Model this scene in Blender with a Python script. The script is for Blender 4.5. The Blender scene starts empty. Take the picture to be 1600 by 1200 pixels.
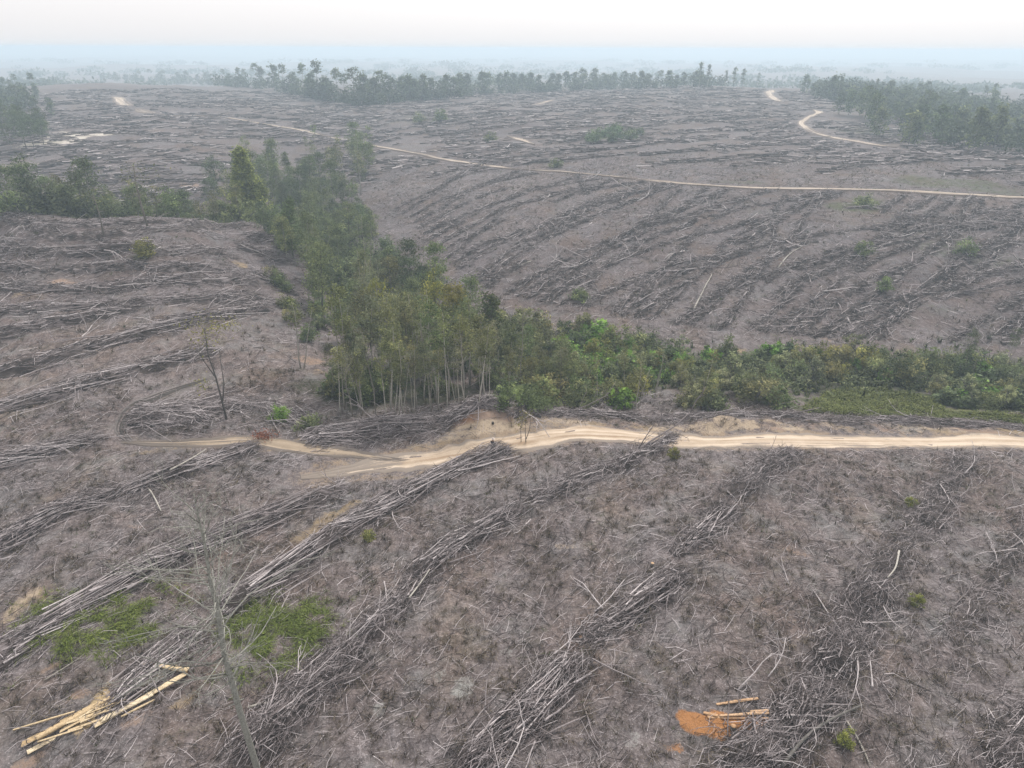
import bpy, bmesh, math, random
import numpy as np
from mathutils import Vector, Matrix

random.seed(7)
RNG = np.random.default_rng(7)
scene = bpy.context.scene
COL = scene.collection
R = math.radians

# ------------------------------------------------------------------ camera
CAM_H = 40.0
FPX = 1142.0                       # focal length in pixels of the 1600 px wide photograph
PITCH = math.atan((600 - 76) / FPX)
ROLL = R(0.22)
cam_data = bpy.data.cameras.new('camera')
cam = bpy.data.objects.new('camera', cam_data)
COL.objects.link(cam)
cam_data.sensor_width = 36.0
cam_data.lens = 36.0 * FPX / 1600.0
cam_data.clip_start = 0.5
cam_data.clip_end = 40000
cam.matrix_world = (Matrix.Translation((0, 0, CAM_H)) @ Matrix.Rotation(math.pi / 2 - PITCH, 4, 'X')
                    @ Matrix.Rotation(ROLL, 4, 'Z'))
scene.camera = cam
CAM_R = np.array(cam.matrix_world.to_3x3())

# ------------------------------------------------------------------ sky, sun, exposure
SUN_EL, SUN_AZ = R(52), R(20)      # hazy high sun, ahead and a little to the right
world = bpy.data.worlds.new('World')
scene.world = world
world.use_nodes = True
wn = world.node_tree
for n in list(wn.nodes):
    wn.nodes.remove(n)
w_out = wn.nodes.new('ShaderNodeOutputWorld')
w_bg = wn.nodes.new('ShaderNodeBackground')
w_sky = wn.nodes.new('ShaderNodeTexSky')
w_sky.sky_type = 'NISHITA'
w_sky.sun_disc = False
w_sky.sun_elevation = SUN_EL
w_sky.sun_rotation = SUN_AZ
w_sky.dust_density = 4.0
w_sky.air_density = 1.0
w_hs = wn.nodes.new('ShaderNodeHueSaturation')
w_hs.inputs['Saturation'].default_value = 0.25
w_mix = wn.nodes.new('ShaderNodeMixRGB')
w_mix.inputs[0].default_value = 0.6
w_mix.inputs[2].default_value = (10.3, 10.05, 10.15, 1)   # even white overcast veil
wn.links.new(w_sky.outputs[0], w_hs.inputs['Color'])
wn.links.new(w_hs.outputs[0], w_mix.inputs[1])
wn.links.new(w_mix.outputs[0], w_bg.inputs[0])
w_bg.inputs[1].default_value = 0.091
wn.links.new(w_bg.outputs[0], w_out.inputs[0])

sun_data = bpy.data.lights.new('sun', 'SUN')
sun_data.energy = 2.2
sun_data.angle = R(12)
sun_data.color = (1.0, 0.96, 0.92)
sun = bpy.data.objects.new('sun', sun_data)
COL.objects.link(sun)
sd = Vector((math.sin(SUN_AZ) * math.cos(SUN_EL), math.cos(SUN_AZ) * math.cos(SUN_EL), math.sin(SUN_EL)))
sun.rotation_euler = sd.to_track_quat('Z', 'Y').to_euler()

vs = scene.view_settings
scene.display_settings.display_device = 'sRGB'
vs.view_transform = 'Standard'
vs.look = 'None'
vs.exposure = 0.55
vs.gamma = 1.0
vs.use_curve_mapping = False
scene.cycles.max_bounces = 6
scene.cycles.volume_bounces = 2
scene.cycles.diffuse_bounces = 3
scene.cycles.transparent_max_bounces = 8

# ------------------------------------------------------------------ numeric helpers
_T = np.random.default_rng(11).random((256, 256))

def vnoise(x, y, s=0):
    x = np.asarray(x, float) + s * 17.3
    y = np.asarray(y, float) + s * 9.7
    ix = np.floor(x).astype(int); iy = np.floor(y).astype(int)
    fx = x - ix; fy = y - iy
    fx = fx * fx * (3 - 2 * fx); fy = fy * fy * (3 - 2 * fy)
    a = _T[ix & 255, iy & 255]; b = _T[(ix + 1) & 255, iy & 255]
    c = _T[ix & 255, (iy + 1) & 255]; d = _T[(ix + 1) & 255, (iy + 1) & 255]
    return (a * (1 - fx) + b * fx) * (1 - fy) + (c * (1 - fx) + d * fx) * fy

def fbm(x, y, oct=4, s=0):
    t = 0; a = 0.5; n = 0
    for k in range(oct):
        t = t + a * vnoise(x * 2 ** k, y * 2 ** k, s + k); n += a; a *= 0.5
    return t / n

def smooth(e0, e1, x):
    t = np.clip((np.asarray(x, float) - e0) / (e1 - e0), 0, 1)
    return t * t * (3 - 2 * t)

def ray(px, py):
    """World direction of the line of sight through a pixel of the photograph."""
    v = CAM_R @ np.array([(px - 800) / FPX, (600 - py) / FPX, -1.0])
    return v / np.linalg.norm(v)

# ------------------------------------------------------------------ terrain shape
# heights of the land read off the photograph: (column, row, height) or (column, 'D', distance, height)
CTRL = [
 (200,1190,0),(800,1190,0),(1400,1190,-.4),(100,900,0),(800,900,0),(1500,900,-.4),(0,760,.5),(400,740,0),(800,740,0),
 (1200,740,-.2),(1590,740,-.4),
 (1590,690,-.6),(1200,688,-.4),(900,680,0),(600,715,0),(300,690,.8),(0,690,1.2),(760,650,.6),(600,660,-.2),
 (1590,640,-3.4),(1300,640,-3),(1000,645,-2.4),
 (1590,590,-6),(1300,590,-5.6),(1000,590,-5),(800,580,-4.4),(650,600,-3),
 (1590,540,-5.6),(1300,535,-5.2),(1000,510,-4.8),(800,470,-4.2),
 (1590,430,-1),(1300,420,-1),(1000,400,-1.4),(750,380,-2),
 (1590,312,5),(1300,297,5),(1000,282,4),(800,262,2.8),(650,280,0),
 (600,500,-4.4),(560,430,-5),(480,360,-4.5),(470,300,-2.5),(520,250,0),
 (480,620,0),(480,560,.5),(420,480,1.8),(400,400,4),(300,600,1.4),(0,600,2.6),(300,500,3.8),(0,500,5.2),(150,430,6.3),
 (0,400,7.0),(350,380,6.2),(200,345,7.7),(0,342,8.1),(400,350,6.0),(300,346,7.2),(100,343,7.9),
 (200,'D',185,-2),(0,'D',185,-1),(350,'D',180,-3),
 (100,320,-1),(250,300,.5),(100,250,4.5),(100,215,7),(300,220,5.5),(50,150,10),(300,150,10),(150,128,12),(450,142,9),
 (600,200,4.5),(600,155,8.5),
 (800,210,5.5),(1000,220,6.2),(800,150,10),(1000,142,11),(1100,135,12),(1200,140,11.5),
 (1280,190,8),(1400,232,6.8),(1590,240,6.4),(1200,210,7),
 (1500,'D',400,1),(1590,'D',430,-2),(1350,'D',430,6.5),
]
for p_ in (0, 300, 550, 800, 1100, 1350, 1600):
    CTRL += [(p_, 'D', 900, 1), (p_, 'D', 1300, -6), (p_, 'D', 3000, -13), (p_, 'D', 12000, -14), (p_, 'D', 12, 0)]
CP = []
for c in CTRL:
    if c[1] == 'D':
        th = math.atan((c[0] - 800) / FPX / math.cos(PITCH)); CP.append((th, math.log(c[2]), c[3]))
    else:
        v = ray(c[0], c[1]); t = (c[2] - CAM_H) / v[2]
        CP.append((math.atan2(v[0], v[1]), math.log(t * math.hypot(v[0], v[1])), c[2]))
for s_ in (-1, 1):
    for D_, z_ in ((12, 0), (60, 0), (120, 1), (250, 2), (500, 4), (900, 1), (3000, -13), (12000, -14)):
        CP.append((s_ * R(66), math.log(D_), z_))
CP = np.array(CP)
_P = np.stack([CP[:, 0] * 2.2, CP[:, 1]], 1)
def _U(d2):
    return np.where(d2 > 1e-12, d2 * np.log(np.maximum(d2, 1e-12)), 0.0)
_n = len(_P)
_K = _U(((_P[:, None] - _P[None]) ** 2).sum(2)) + 0.0015 * np.eye(_n)
_Q = np.hstack([np.ones((_n, 1)), _P])
_sol = np.linalg.solve(np.vstack([np.hstack([_K, _Q]), np.hstack([_Q.T, np.zeros((3, 3))])]), np.concatenate([CP[:, 2], np.zeros(3)]))

def land(th, L):
    q = np.stack([th * 2.2, L], -1)
    z = _sol[_n] + q[..., 0] * _sol[_n + 1] + q[..., 1] * _sol[_n + 2]
    for k in range(_n):
        z = z + _sol[k] * _U(((q - _P[k]) ** 2).sum(-1))
    return z

# fan-shaped grid, fine near the camera and in the middle of the view, coarse far off
Ls = [math.log(9.0)]
while Ls[-1] < math.log(12000):
    D_ = math.exp(Ls[-1])
    Ls.append(Ls[-1] + (0.03 if D_ < 29 else 0.0078 if D_ < 140 else 0.0115 if D_ < 800 else 0.05))
Ls = np.array(Ls)
TH = np.concatenate([np.linspace(-66, -40, 40, endpoint=False), np.linspace(-40, 40, 430), np.linspace(40, 66, 41)[1:]]) * math.pi / 180
GT, GL = np.meshgrid(TH, Ls)
GD = np.exp(GL)
GX, GY = GD * np.sin(GT), GD * np.cos(GT)
GZ = land(GT, GL)

def _interp(G, x, y):
    x = np.asarray(x, float); y = np.asarray(y, float)
    i = np.interp(np.log(np.maximum(np.hypot(x, y), 9.01)), Ls, np.arange(len(Ls)))
    j = np.interp(np.arctan2(x, y), TH, np.arange(len(TH)))
    i0 = np.minimum(i.astype(int), len(Ls) - 2); j0 = np.minimum(j.astype(int), len(TH) - 2)
    fi, fj = i - i0, j - j0
    return ((G[i0, j0] * (1 - fj) + G[i0, j0 + 1] * fj) * (1 - fi) + (G[i0 + 1, j0] * (1 - fj) + G[i0 + 1, j0 + 1] * fj) * fi)

def zt(x, y):
    return _interp(GZ, x, y)

_RD = np.exp(np.linspace(math.log(14), math.log(9000), 1600))
def at(px, py):
    """Point of the land that is seen at a pixel of the photograph."""
    v = ray(px, py); h = math.hypot(v[0], v[1])
    x, y = v[0] / h * _RD, v[1] / h * _RD
    d = CAM_H + v[2] / h * _RD - zt(x, y)
    k = np.argmax(d < 0)
    if d[k] >= 0:
        k = len(_RD) - 1; f = 0
    else:
        f = d[k - 1] / (d[k - 1] - d[k]) if k else 0
        k = max(k, 1)
    D = _RD[k - 1] + (_RD[k] - _RD[k - 1]) * f
    x, y = v[0] / h * D, v[1] / h * D
    return np.array([x, y, float(zt(x, y))])

def path(pts, step):
    """Polyline in the land through pixels, resampled and smoothed."""
    p = np.array([at(*q)[:2] for q in pts])
    return resample(p, step)

def resample(p, step):
    s = np.concatenate([[0], np.cumsum(np.hypot(*np.diff(p, axis=0).T))])
    n = max(4, int(s[-1] / step))
    t = np.linspace(0, s[-1], n)
    q = np.stack([np.interp(t, s, p[:, 0]), np.interp(t, s, p[:, 1])], 1)
    for _ in range(6):
        q[1:-1] = (q[:-2] + 2 * q[1:-1] + q[2:]) / 4
    return q

def dist_to(x, y, p, reach=40):
    """Distance of many points to a polyline (only looked for near it)."""
    out = np.full(np.shape(x), 1e3)
    m = (x > p[:, 0].min() - reach) & (x < p[:, 0].max() + reach) & (y > p[:, 1].min() - reach) & (y < p[:, 1].max() + reach)
    xs, ys = x[m], y[m]
    d = np.full(xs.shape, 1e6)
    for a, b in zip(p[:-1], p[1:]):
        ab = b - a; L2 = max(ab @ ab, 1e-9)
        t = np.clip(((xs - a[0]) * ab[0] + (ys - a[1]) * ab[1]) / L2, 0, 1)
        d = np.minimum(d, (xs - a[0] - t * ab[0]) ** 2 + (ys - a[1] - t * ab[1]) ** 2)
    out[m] = np.sqrt(d)
    return out

# ------------------------------------------------------------------ roads and tracks (paths first, the land is levelled under them)
ROADS = [   # name, pixels, width in metres, kind
 ('dirt_road', [(1820,694),(1720,692),(1600,690),(1500,688),(1400,688),(1300,687),(1200,687),(1100,690),(1050,687),(980,679),(920,677),(860,680),(800,691),(740,705),(680,715),(620,722),(560,732),(505,740),(470,745)], 4.3, 'sand'),
 ('dirt_track', [(190,690),(270,693),(330,691),(380,687),(430,691),(480,702),(540,708),(600,716),(640,720)], 2.6, 'sand2'),
 ('mud_track', [(335,588),(290,603),(250,618),(212,636),(192,655),(186,675),(205,690)], 3.2, 'mud'),
 ('hill_road', [(1760,318),(1600,311),(1500,305),(1400,299),(1250,296),(1150,293),(1050,287),(980,279)], 2.5, 'pale'),
 ('hill_road', [(1000,281),(960,277),(900,271),(850,268),(800,265)], 1.1, 'pale'),
 ('hill_road', [(345,183),(310,181),(275,180),(245,180)], 1.6, 'pale'),
 ('hill_road', [(810,266),(770,261),(740,257),(690,249),(655,241),(620,235),(590,230),(545,222)], 2.6, 'pale'),
 ('hill_road', [(548,222),(520,217),(500,212),(470,204),(435,199),(400,193),(345,183)], 3.0, 'pale'),
 ('hill_road', [(240,179),(228,176),(214,171)], 6.5, 'pale'),
 ('hill_road', [(197,167),(190,160),(188,156),(178,151)], 8, 'pale'),
 ('hill_road', [(1217,160),(1206,152),(1200,146),(1208,141)], 6, 'pale'),
 ('hill_road', [(1270,172),(1281,176),(1262,184),(1251,192),(1260,202),(1276,210),(1300,216),(1335,221),(1365,227),(1400,231)], 4.2, 'pale'),
 ('hill_road', [(793,213),(820,221),(835,226)], 3.0, 'pale'),
 ('hill_road', [(832,165),(850,160),(866,155)], 4.0, 'pale'),
 ('hill_road', [(1570,257),(1605,260)], 2.4, 'pale'),
]
PATHS = []
for nm, px, w, kd in ROADS:
    p = path(px, 0.6 if kd in ('sand', 'sand2', 'mud') else 2.0)
    PATHS.append((nm, p, w, kd))

ROADD = np.full(GX.shape, 1e3)
for nm, p, w, kd in PATHS:
    pp = p[::4] if kd in ('sand', 'sand2', 'mud') else p[::2]
    pp = np.vstack([pp, p[-1:]])
    ROADD = np.minimum(ROADD, dist_to(GX, GY, pp) - w / 2)

def blob(px, py, rx, ry, rot=0.0):
    """0..1 mask on the grid: an irregular patch of ground, radii in metres along / across the view."""
    c = at(px, py)
    dx, dy = GX - c[0], GY - c[1]
    a = math.atan2(c[0], c[1]) + R(rot)
    u = dx * math.cos(a) - dy * math.sin(a); v = dx * math.sin(a) + dy * math.cos(a)
    d = np.sqrt((u / rx) ** 2 + (v / ry) ** 2)
    m = np.zeros(GX.shape); k = d < 2.5
    m[k] = smooth(1.15, 0.45, d[k] + 0.9 * (fbm(GX[k] * 3 / (rx + ry), GY[k] * 3 / (rx + ry), 3, 5) - 0.5))
    return m

near = smooth(200, 60, GD)
keep = smooth(0.0, 2.5, ROADD)
rough = (fbm(GX / 9, GY / 9, 3, 1) - .5) * 1.3 + (fbm(GX / 2.2, GY / 2.2, 3, 2) - .5) * 0.75 * smooth(300, 80, GD) + (fbm(GX / .7, GY / .7, 2, 3) - .5) * 0.38 * near
far_rough = (fbm(GX / 40, GY / 40, 3, 4) - .5) * 5 * smooth(150, 400, GD) * smooth(1500, 700, GD)
swell = (fbm(GX / 420, GY / 420, 3, 8) - .5) * 34 * smooth(1000, 2400, GD)
GZ = GZ + rough * keep * smooth(12000, 500, GD) + far_rough * (0.25 + 0.75 * keep) + swell
# the bare cut mound above the road and the low earth bank on its far side
_m = at(757, 646); GZ += 1.5 * np.exp(-(((GX - _m[0]) / 6.0) ** 2 + ((GY - _m[1]) / 3.0) ** 2)) * keep
_m = at(1145, 662); GZ += 0.8 * np.exp(-(((GX - _m[0]) / 5.0) ** 2 + ((GY - _m[1]) / 1.6) ** 2)) * keep
GZ -= 0.10 * smooth(0.6, -0.3, ROADD) * smooth(400, 150, GD)
# ------------------------------------------------------------------ mesh building
class Acc:
    """Collects vertices, quads / triangles and a per-vertex tint; build() links ONE mesh object."""
    def __init__(s):
        s.v, s.q, s.t, s.c, s.n = [], [], [], [], 0
    def add(s, v, q=None, t=None, c=0.5):
        v = np.asarray(v, float).reshape(-1, 3)
        if q is not None and len(q): s.q.append(np.asarray(q, int).reshape(-1, 4) + s.n)
        if t is not None and len(t): s.t.append(np.asarray(t, int).reshape(-1, 3) + s.n)
        s.v.append(v); s.c.append(np.broadcast_to(np.asarray(c, float), (len(v),)).copy()); s.n += len(v)
    def arrays(s):
        v = np.concatenate(s.v); c = np.concatenate(s.c)
        q = np.concatenate(s.q) if s.q else np.zeros((0, 4), int)
        t = np.concatenate(s.t) if s.t else np.zeros((0, 3), int)
        return v, q, t, c
    def mesh(s, name, mat, smooth_=False):
        v, q, t, c = s.arrays()
        return mesh_from(name, v, q, t, mat, c, smooth_)

def mesh_from(name, v, q, t, mat, tint=None, smooth_=False):
    me = bpy.data.meshes.new(name)
    me.vertices.add(len(v)); me.vertices.foreach_set('co', v.astype(np.float32).ravel())
    li = np.concatenate([q.ravel(), t.ravel()]).astype(np.int32)
    me.loops.add(len(li)); me.loops.foreach_set('vertex_index', li)
    st = np.concatenate([np.arange(len(q)) * 4, len(q) * 4 + np.arange(len(t)) * 3]).astype(np.int32)
    me.polygons.add(len(st)); me.polygons.foreach_set('loop_start', st)
    if smooth_: me.polygons.foreach_set('use_smooth', np.ones(len(st), bool))
    me.update(calc_edges=True)
    if tint is not None:
        a = me.attributes.new('tint', 'FLOAT', 'POINT'); a.data.foreach_set('value', tint.astype(np.float32))
    if mat is not None: me.materials.append(mat)
    return me

def link(name, me, parent=None):
    o = bpy.data.objects.new(name, me); COL.objects.link(o)
    if parent is not None: o.parent = parent
    return o

def tag(o, label=None, cat=None, group=None, kind=None):
    if label: o['label'] = label
    if cat: o['category'] = cat
    if group: o['group'] = group
    if kind: o['kind'] = kind
    return o

def thing(name, loc, label, cat, group=None, rz=0.0, sc=1.0):
    o = bpy.data.objects.new(name, None); COL.objects.link(o)
    o.empty_display_size = 0.2
    o.location = loc; o.rotation_euler = (0, 0, rz)
    o.scale = (sc, sc, sc) if np.isscalar(sc) else sc
    return tag(o, label, cat, group)

def unit(a):
    return a / np.maximum(np.linalg.norm(a, axis=-1, keepdims=True), 1e-9)

def sticks(acc, P0, P1, r0, r1, tint, sides=3, bend=0.06, rng=RNG, segs=2):
    """Bent tapered sticks, two segments each."""
    P0 = np.asarray(P0, float); P1 = np.asarray(P1, float); n = len(P0)
    if n == 0: return
    r0 = np.broadcast_to(r0, (n,)); r1 = np.broadcast_to(r1, (n,)); tint = np.broadcast_to(tint, (n,))
    ax = P1 - P0; L = np.linalg.norm(ax, axis=1)
    d = unit(ax); up = np.where(np.abs(d[:, 2:3]) > .9, [[1., 0, 0]], [[0, 0, 1.]])
    u = unit(np.cross(d, up)); w = np.cross(u, d)
    mid = (P0 + P1) / 2 + (u * rng.normal(0, bend, (n, 1)) + w * np.abs(rng.normal(0, bend * .6, (n, 1)))) * L[:, None]
    rings = []
    for C, r in ((P0, r0), (mid, (r0 + r1) / 2), (P1, r1)) if segs == 2 else ((P0, r0), (P1, r1)):
        for k in range(sides):
            a = 2 * math.pi * k / sides
            rings.append(C + (u * math.cos(a) + w * math.sin(a)) * r[:, None])
    V = np.stack(rings, 1)
    q = []
    for g in range(segs):
        for k in range(sides):
            a, b = g * sides + k, g * sides + (k + 1) % sides
            q.append((a, b, b + sides, a + sides))
    q = np.array(q)
    acc.add(V.reshape(-1, 3), (q[None] + (np.arange(n) * (segs + 1) * sides)[:, None, None]).reshape(-1, 4), None, np.repeat(tint, (segs + 1) * sides))

def tube(acc, pts, rad, sides=6, tint=0.5):
    pts = np.asarray(pts, float); n = len(pts)
    d = unit(np.gradient(pts, axis=0))
    up = np.where(np.abs(d[:, 2:3]) > .9, [[1., 0, 0]], [[0, 0, 1.]])
    u = unit(np.cross(d, up)); w = np.cross(u, d)
    a = np.arange(sides) * 2 * math.pi / sides
    V = pts[:, None] + (u[:, None] * np.cos(a)[None, :, None] + w[:, None] * np.sin(a)[None, :, None]) * np.asarray(rad)[:, None, None]
    q = [(g * sides + k, g * sides + (k + 1) % sides, (g + 1) * sides + (k + 1) % sides, (g + 1) * sides + k) for g in range(n - 1) for k in range(sides)]
    t = [(0, (k + 1) % sides, k) for k in range(1, sides - 1)] + [((n - 1) * sides, (n - 1) * sides + k, (n - 1) * sides + k + 1) for k in range(1, sides - 1)]
    acc.add(V.reshape(-1, 3), q, t, tint)

def leaves(acc, C, size, tint, rng, flat=0.5, aspect=0.55, out=None):
    """Leaf-sized four-cornered faces, folded a little along the middle."""
    n = len(C); size = np.broadcast_to(size, (n,))
    nrm = rng.normal(0, 1, (n, 3)); nrm[:, 2] = np.abs(nrm[:, 2]) + flat
    if out is not None: nrm = nrm + out
    nrm = unit(nrm)
    t = unit(np.cross(nrm, rng.normal(0, 1, (n, 3)))); b = np.cross(nrm, t)
    s = size[:, None]
    V = np.stack([C - t * s, C + b * s * aspect - nrm * s * .15, C + t * s - nrm * s * .3, C - b * s * aspect - nrm * s * .15], 1)
    acc.add(V.reshape(-1, 3), np.arange(n * 4).reshape(-1, 4), None, np.repeat(np.clip(np.broadcast_to(tint, (n,)), 0, 1), 4))

# ------------------------------------------------------------------ materials
def new_mat(name, rough=0.9):
    m = bpy.data.materials.new(name); m.use_nodes = True
    nt = m.node_tree; b = nt.nodes['Principled BSDF']
    b.inputs['Roughness'].default_value = rough
    b.inputs['Specular IOR Level'].default_value = 0.2
    return m, nt, b

def ramp(nt, src, stops):
    r = nt.nodes.new('ShaderNodeValToRGB'); e = r.color_ramp.elements
    while len(e) < len(stops): e.new(0.5)
    for k, (p, c) in enumerate(stops):
        e[k].position = p; e[k].color = (*c, 1)
    nt.links.new(src, r.inputs[0]); return r.outputs[0]

def node(nt, kind, **inp):
    n = nt.nodes.new(kind)
    for k, v in inp.items():
        n.inputs[k.replace('_', ' ')].default_value = v
    return n

def mixc(nt, fac, a, b, mode='MIX'):
    m = nt.nodes.new('ShaderNodeMixRGB'); m.blend_type = mode
    for i, x in ((0, fac), (1, a), (2, b)):
        if isinstance(x, (int, float)): m.inputs[i].default_value = x
        elif isinstance(x, tuple): m.inputs[i].default_value = (*x, 1)
        else: nt.links.new(x, m.inputs[i])
    return m.outputs[0]

def math_(nt, op, a, b=0.0, clamp=False):
    m = nt.nodes.new('ShaderNodeMath'); m.operation = op; m.use_clamp = clamp
    for i, x in ((0, a), (1, b)):
        if isinstance(x, (int, float)): m.inputs[i].default_value = x
        else: nt.links.new(x, m.inputs[i])
    return m.outputs[0]

def noise(nt, scale, detail=4, rough=.6, vec=None, stretch=None, rot=0):
    n = nt.nodes.new('ShaderNodeTexNoise'); n.inputs['Scale'].default_value = scale
    n.inputs['Detail'].default_value = detail; n.inputs['Roughness'].default_value = rough
    if vec is None:
        g = nt.nodes.new('ShaderNodeNewGeometry'); vec = g.outputs['Position']
    if stretch:
        mp = nt.nodes.new('ShaderNodeMapping'); mp.inputs['Scale'].default_value = stretch; mp.inputs['Rotation'].default_value = (0, 0, rot)
        nt.links.new(vec, mp.inputs[0]); vec = mp.outputs[0]
    nt.links.new(vec, n.inputs['Vector'])
    return n.outputs['Fac']

def bump(nt, b, h, strength, dist):
    n = nt.nodes.new('ShaderNodeBump'); n.inputs['Strength'].default_value = strength; n.inputs['Distance'].default_value = dist
    nt.links.new(h, n.inputs['Height']); nt.links.new(n.outputs[0], b.inputs['Normal'])

def attr(nt, name):
    a = nt.nodes.new('ShaderNodeAttribute'); a.attribute_name = name; return a

# felled ground: twig litter, ash, dead stubble; soil and green from the painted attribute
M_GROUND, nt, b = new_mat('felled_ground', .95)
n_big = noise(nt, .07, 4); n_mid = noise(nt, .9, 5, .65); n_fine = noise(nt, 5.0, 5, .7)
n_fib = noise(nt, 2.6, 5, .75, stretch=(1, .28, 1), rot=R(42)); n_fib2 = noise(nt, 3.1, 5, .75, stretch=(.3, 1, 1), rot=R(20))
v1 = math_(nt, 'ADD', math_(nt, 'MULTIPLY', n_mid, .45), math_(nt, 'MULTIPLY', n_fib, .55))
c1 = ramp(nt, v1, [(.30, (.028, .022, .020)), (.42, (.105, .086, .084)), (.54, (.225, .195, .192)), (.67, (.41, .365, .368))])
v2 = math_(nt, 'ADD', math_(nt, 'MULTIPLY', n_fine, .5), math_(nt, 'MULTIPLY', n_fib2, .5))
c2 = ramp(nt, v2, [(.34, (.028, .022, .019)), (.49, (.150, .127, .121)), (.63, (.42, .375, .374))])
c = mixc(nt, .48, c1, c2)
c = mixc(nt, ramp(nt, n_big, [(.40, (0, 0, 0)), (.62, (1, 1, 1))]), c, mixc(nt, 1.0, c, (.86, .78, .72), 'MULTIPLY'))
n_ash = noise(nt, .22, 5, .7)
c = mixc(nt, ramp(nt, n_ash, [(.50, (0, 0, 0)), (.70, (.5, .5, .5))]), c, (.25, .255, .25))
n_red = noise(nt, .13, 4, .6, stretch=(1, .5, 1), rot=R(42))
c = mixc(nt, ramp(nt, n_red, [(.52, (0, 0, 0)), (.68, (.8, .8, .8))]), c, mixc(nt, 1.0, c, (1.06, .95, .80), 'MULTIPLY'))
n_olv = noise(nt, .33, 5, .7)
c = mixc(nt, ramp(nt, n_olv, [(.55, (0, 0, 0)), (.72, (.75, .75, .75))]), c, mixc(nt, .5, c, (.115, .105, .060)))
vo = nt.nodes.new('ShaderNodeTexVoronoi'); vo.inputs['Scale'].default_value = 5.5; vg = nt.nodes.new('ShaderNodeNewGeometry'); nt.links.new(vg.outputs['Position'], vo.inputs['Vector'])
chip = math_(nt, 'MULTIPLY', ramp(nt, vo.outputs['Distance'], [(.20, (1, 1, 1)), (.30, (0, 0, 0))]), ramp(nt, vo.outputs['Color'], [(.52, (0, 0, 0)), (.60, (1, 1, 1))]))
chip = math_(nt, 'MULTIPLY', chip, ramp(nt, n_mid, [(.38, (.1, .1, .1)), (.58, (.6, .6, .6))]))
c = mixc(nt, chip, c, (.52, .47, .465))
lt = attr(nt, 'brash'); lm = math_(nt, 'MULTIPLY', lt.outputs['Fac'], ramp(nt, math_(nt, 'ADD', math_(nt, 'MULTIPLY', n_mid, .5), math_(nt, 'MULTIPLY', n_ash, .5)), [(.36, (.45, .45, .45)), (.6, (1, 1, 1))]))
c = mixc(nt, lm, c, mixc(nt, 1.0, c, (.55, .53, .56), 'MULTIPLY'))
at_ = attr(nt, 'soil')
msk = math_(nt, 'ADD', at_.outputs['Alpha'], math_(nt, 'MULTIPLY', math_(nt, 'SUBTRACT', math_(nt, 'ADD', math_(nt, 'MULTIPLY', n_mid, .55), math_(nt, 'MULTIPLY', n_fine, .45)), .5), 3.2))
msk = ramp(nt, msk, [(.42, (0, 0, 0)), (.95, (.92, .92, .92))])
msk = math_(nt, 'MULTIPLY', msk, math_(nt, 'MULTIPLY', at_.outputs['Alpha'], 3.0, True))
soilc = mixc(nt, math_(nt, 'MULTIPLY', n_fine, .7), at_.outputs['Color'], mixc(nt, 1.0, at_.outputs['Color'], (.55, .50, .45), 'MULTIPLY'))
c = mixc(nt, msk, c, soilc)
nt.links.new(c, b.inputs['Base Color'])
bump(nt, b, math_(nt, 'ADD', n_fine, math_(nt, 'MULTIPLY', n_fib, 1.5)), .8, .25)

def road_mat(name, lo, hi, edge):
    m, nt, b = new_mat(name, .95)
    a = attr(nt, 'tint')       # 0 at the edge of the road, 1 in the middle; ruts lie between
    n1 = noise(nt, .7, 5, .65); n2 = noise(nt, 6, 4, .7)
    v = math_(nt, 'ADD', math_(nt, 'MULTIPLY', n1, .6), math_(nt, 'MULTIPLY', n2, .4))
    st = attr(nt, 'streak'); v = math_(nt, 'ADD', math_(nt, 'MULTIPLY', v, .55), math_(nt, 'MULTIPLY', st.outputs['Fac'], .45))
    c = ramp(nt, v, [(.30, lo), (.68, hi)])
    e = math_(nt, 'ADD', a.outputs['Fac'], math_(nt, 'MULTIPLY', math_(nt, 'SUBTRACT', v, .5), 1.6))
    c = mixc(nt, ramp(nt, e, [(.10, (1, 1, 1)), (.38, (0, 0, 0))]), c, edge)
    nt.links.new(c, b.inputs['Base Color']); bump(nt, b, v, .6, .15)
    return m
M_ROAD = {'sand': road_mat('sandy_road', (.31, .222, .145), (.56, .46, .355), (.24, .20, .165)),
          'sand2': road_mat('sandy_track', (.22, .17, .115), (.38, .30, .22), (.15, .125, .105)),
          'mud': road_mat('mud', (.030, .026, .022), (.085, .074, .066), (.16, .14, .13)),
          'pale': road_mat('pale_road', (.36, .29, .225), (.60, .51, .42), (.20, .16, .135))}

def wood_mat(name, stops, use_obj=False, grain=True):
    m, nt, b = new_mat(name, .85)
    if use_obj:
        oi = nt.nodes.new('ShaderNodeObjectInfo'); src = oi.outputs['Random']
    else:
        src = attr(nt, 'tint').outputs['Fac']
    c = ramp(nt, src, stops)
    if grain:
        g = noise(nt, 9, 4, .7); c = mixc(nt, ramp(nt, g, [(.35, (.8, .8, .8)), (.6, (0, 0, 0))]), c, mixc(nt, 1.0, c, (.45, .42, .40), 'MULTIPLY'))
    nt.links.new(c, b.inputs['Base Color']); return m
M_BRUSH = wood_mat('brushwood', [(0, (.022, .018, .016)), (.32, (.070, .056, .051)), (.62, (.26, .224, .222)), (1, (.62, .56, .555))], grain=False)
M_POLE = wood_mat('weathered_pole', [(0, (.17, .143, .138)), (.5, (.38, .338, .335)), (1, (.64, .585, .575))], True)
M_BARK = wood_mat('pale_bark', [(0, (.10, .085, .07)), (.5, (.30, .275, .235)), (1, (.52, .49, .43))])
M_DBARK = wood_mat('grey_bark', [(0, (.06, .055, .05)), (.5, (.17, .16, .145)), (1, (.36, .345, .32))])
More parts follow.
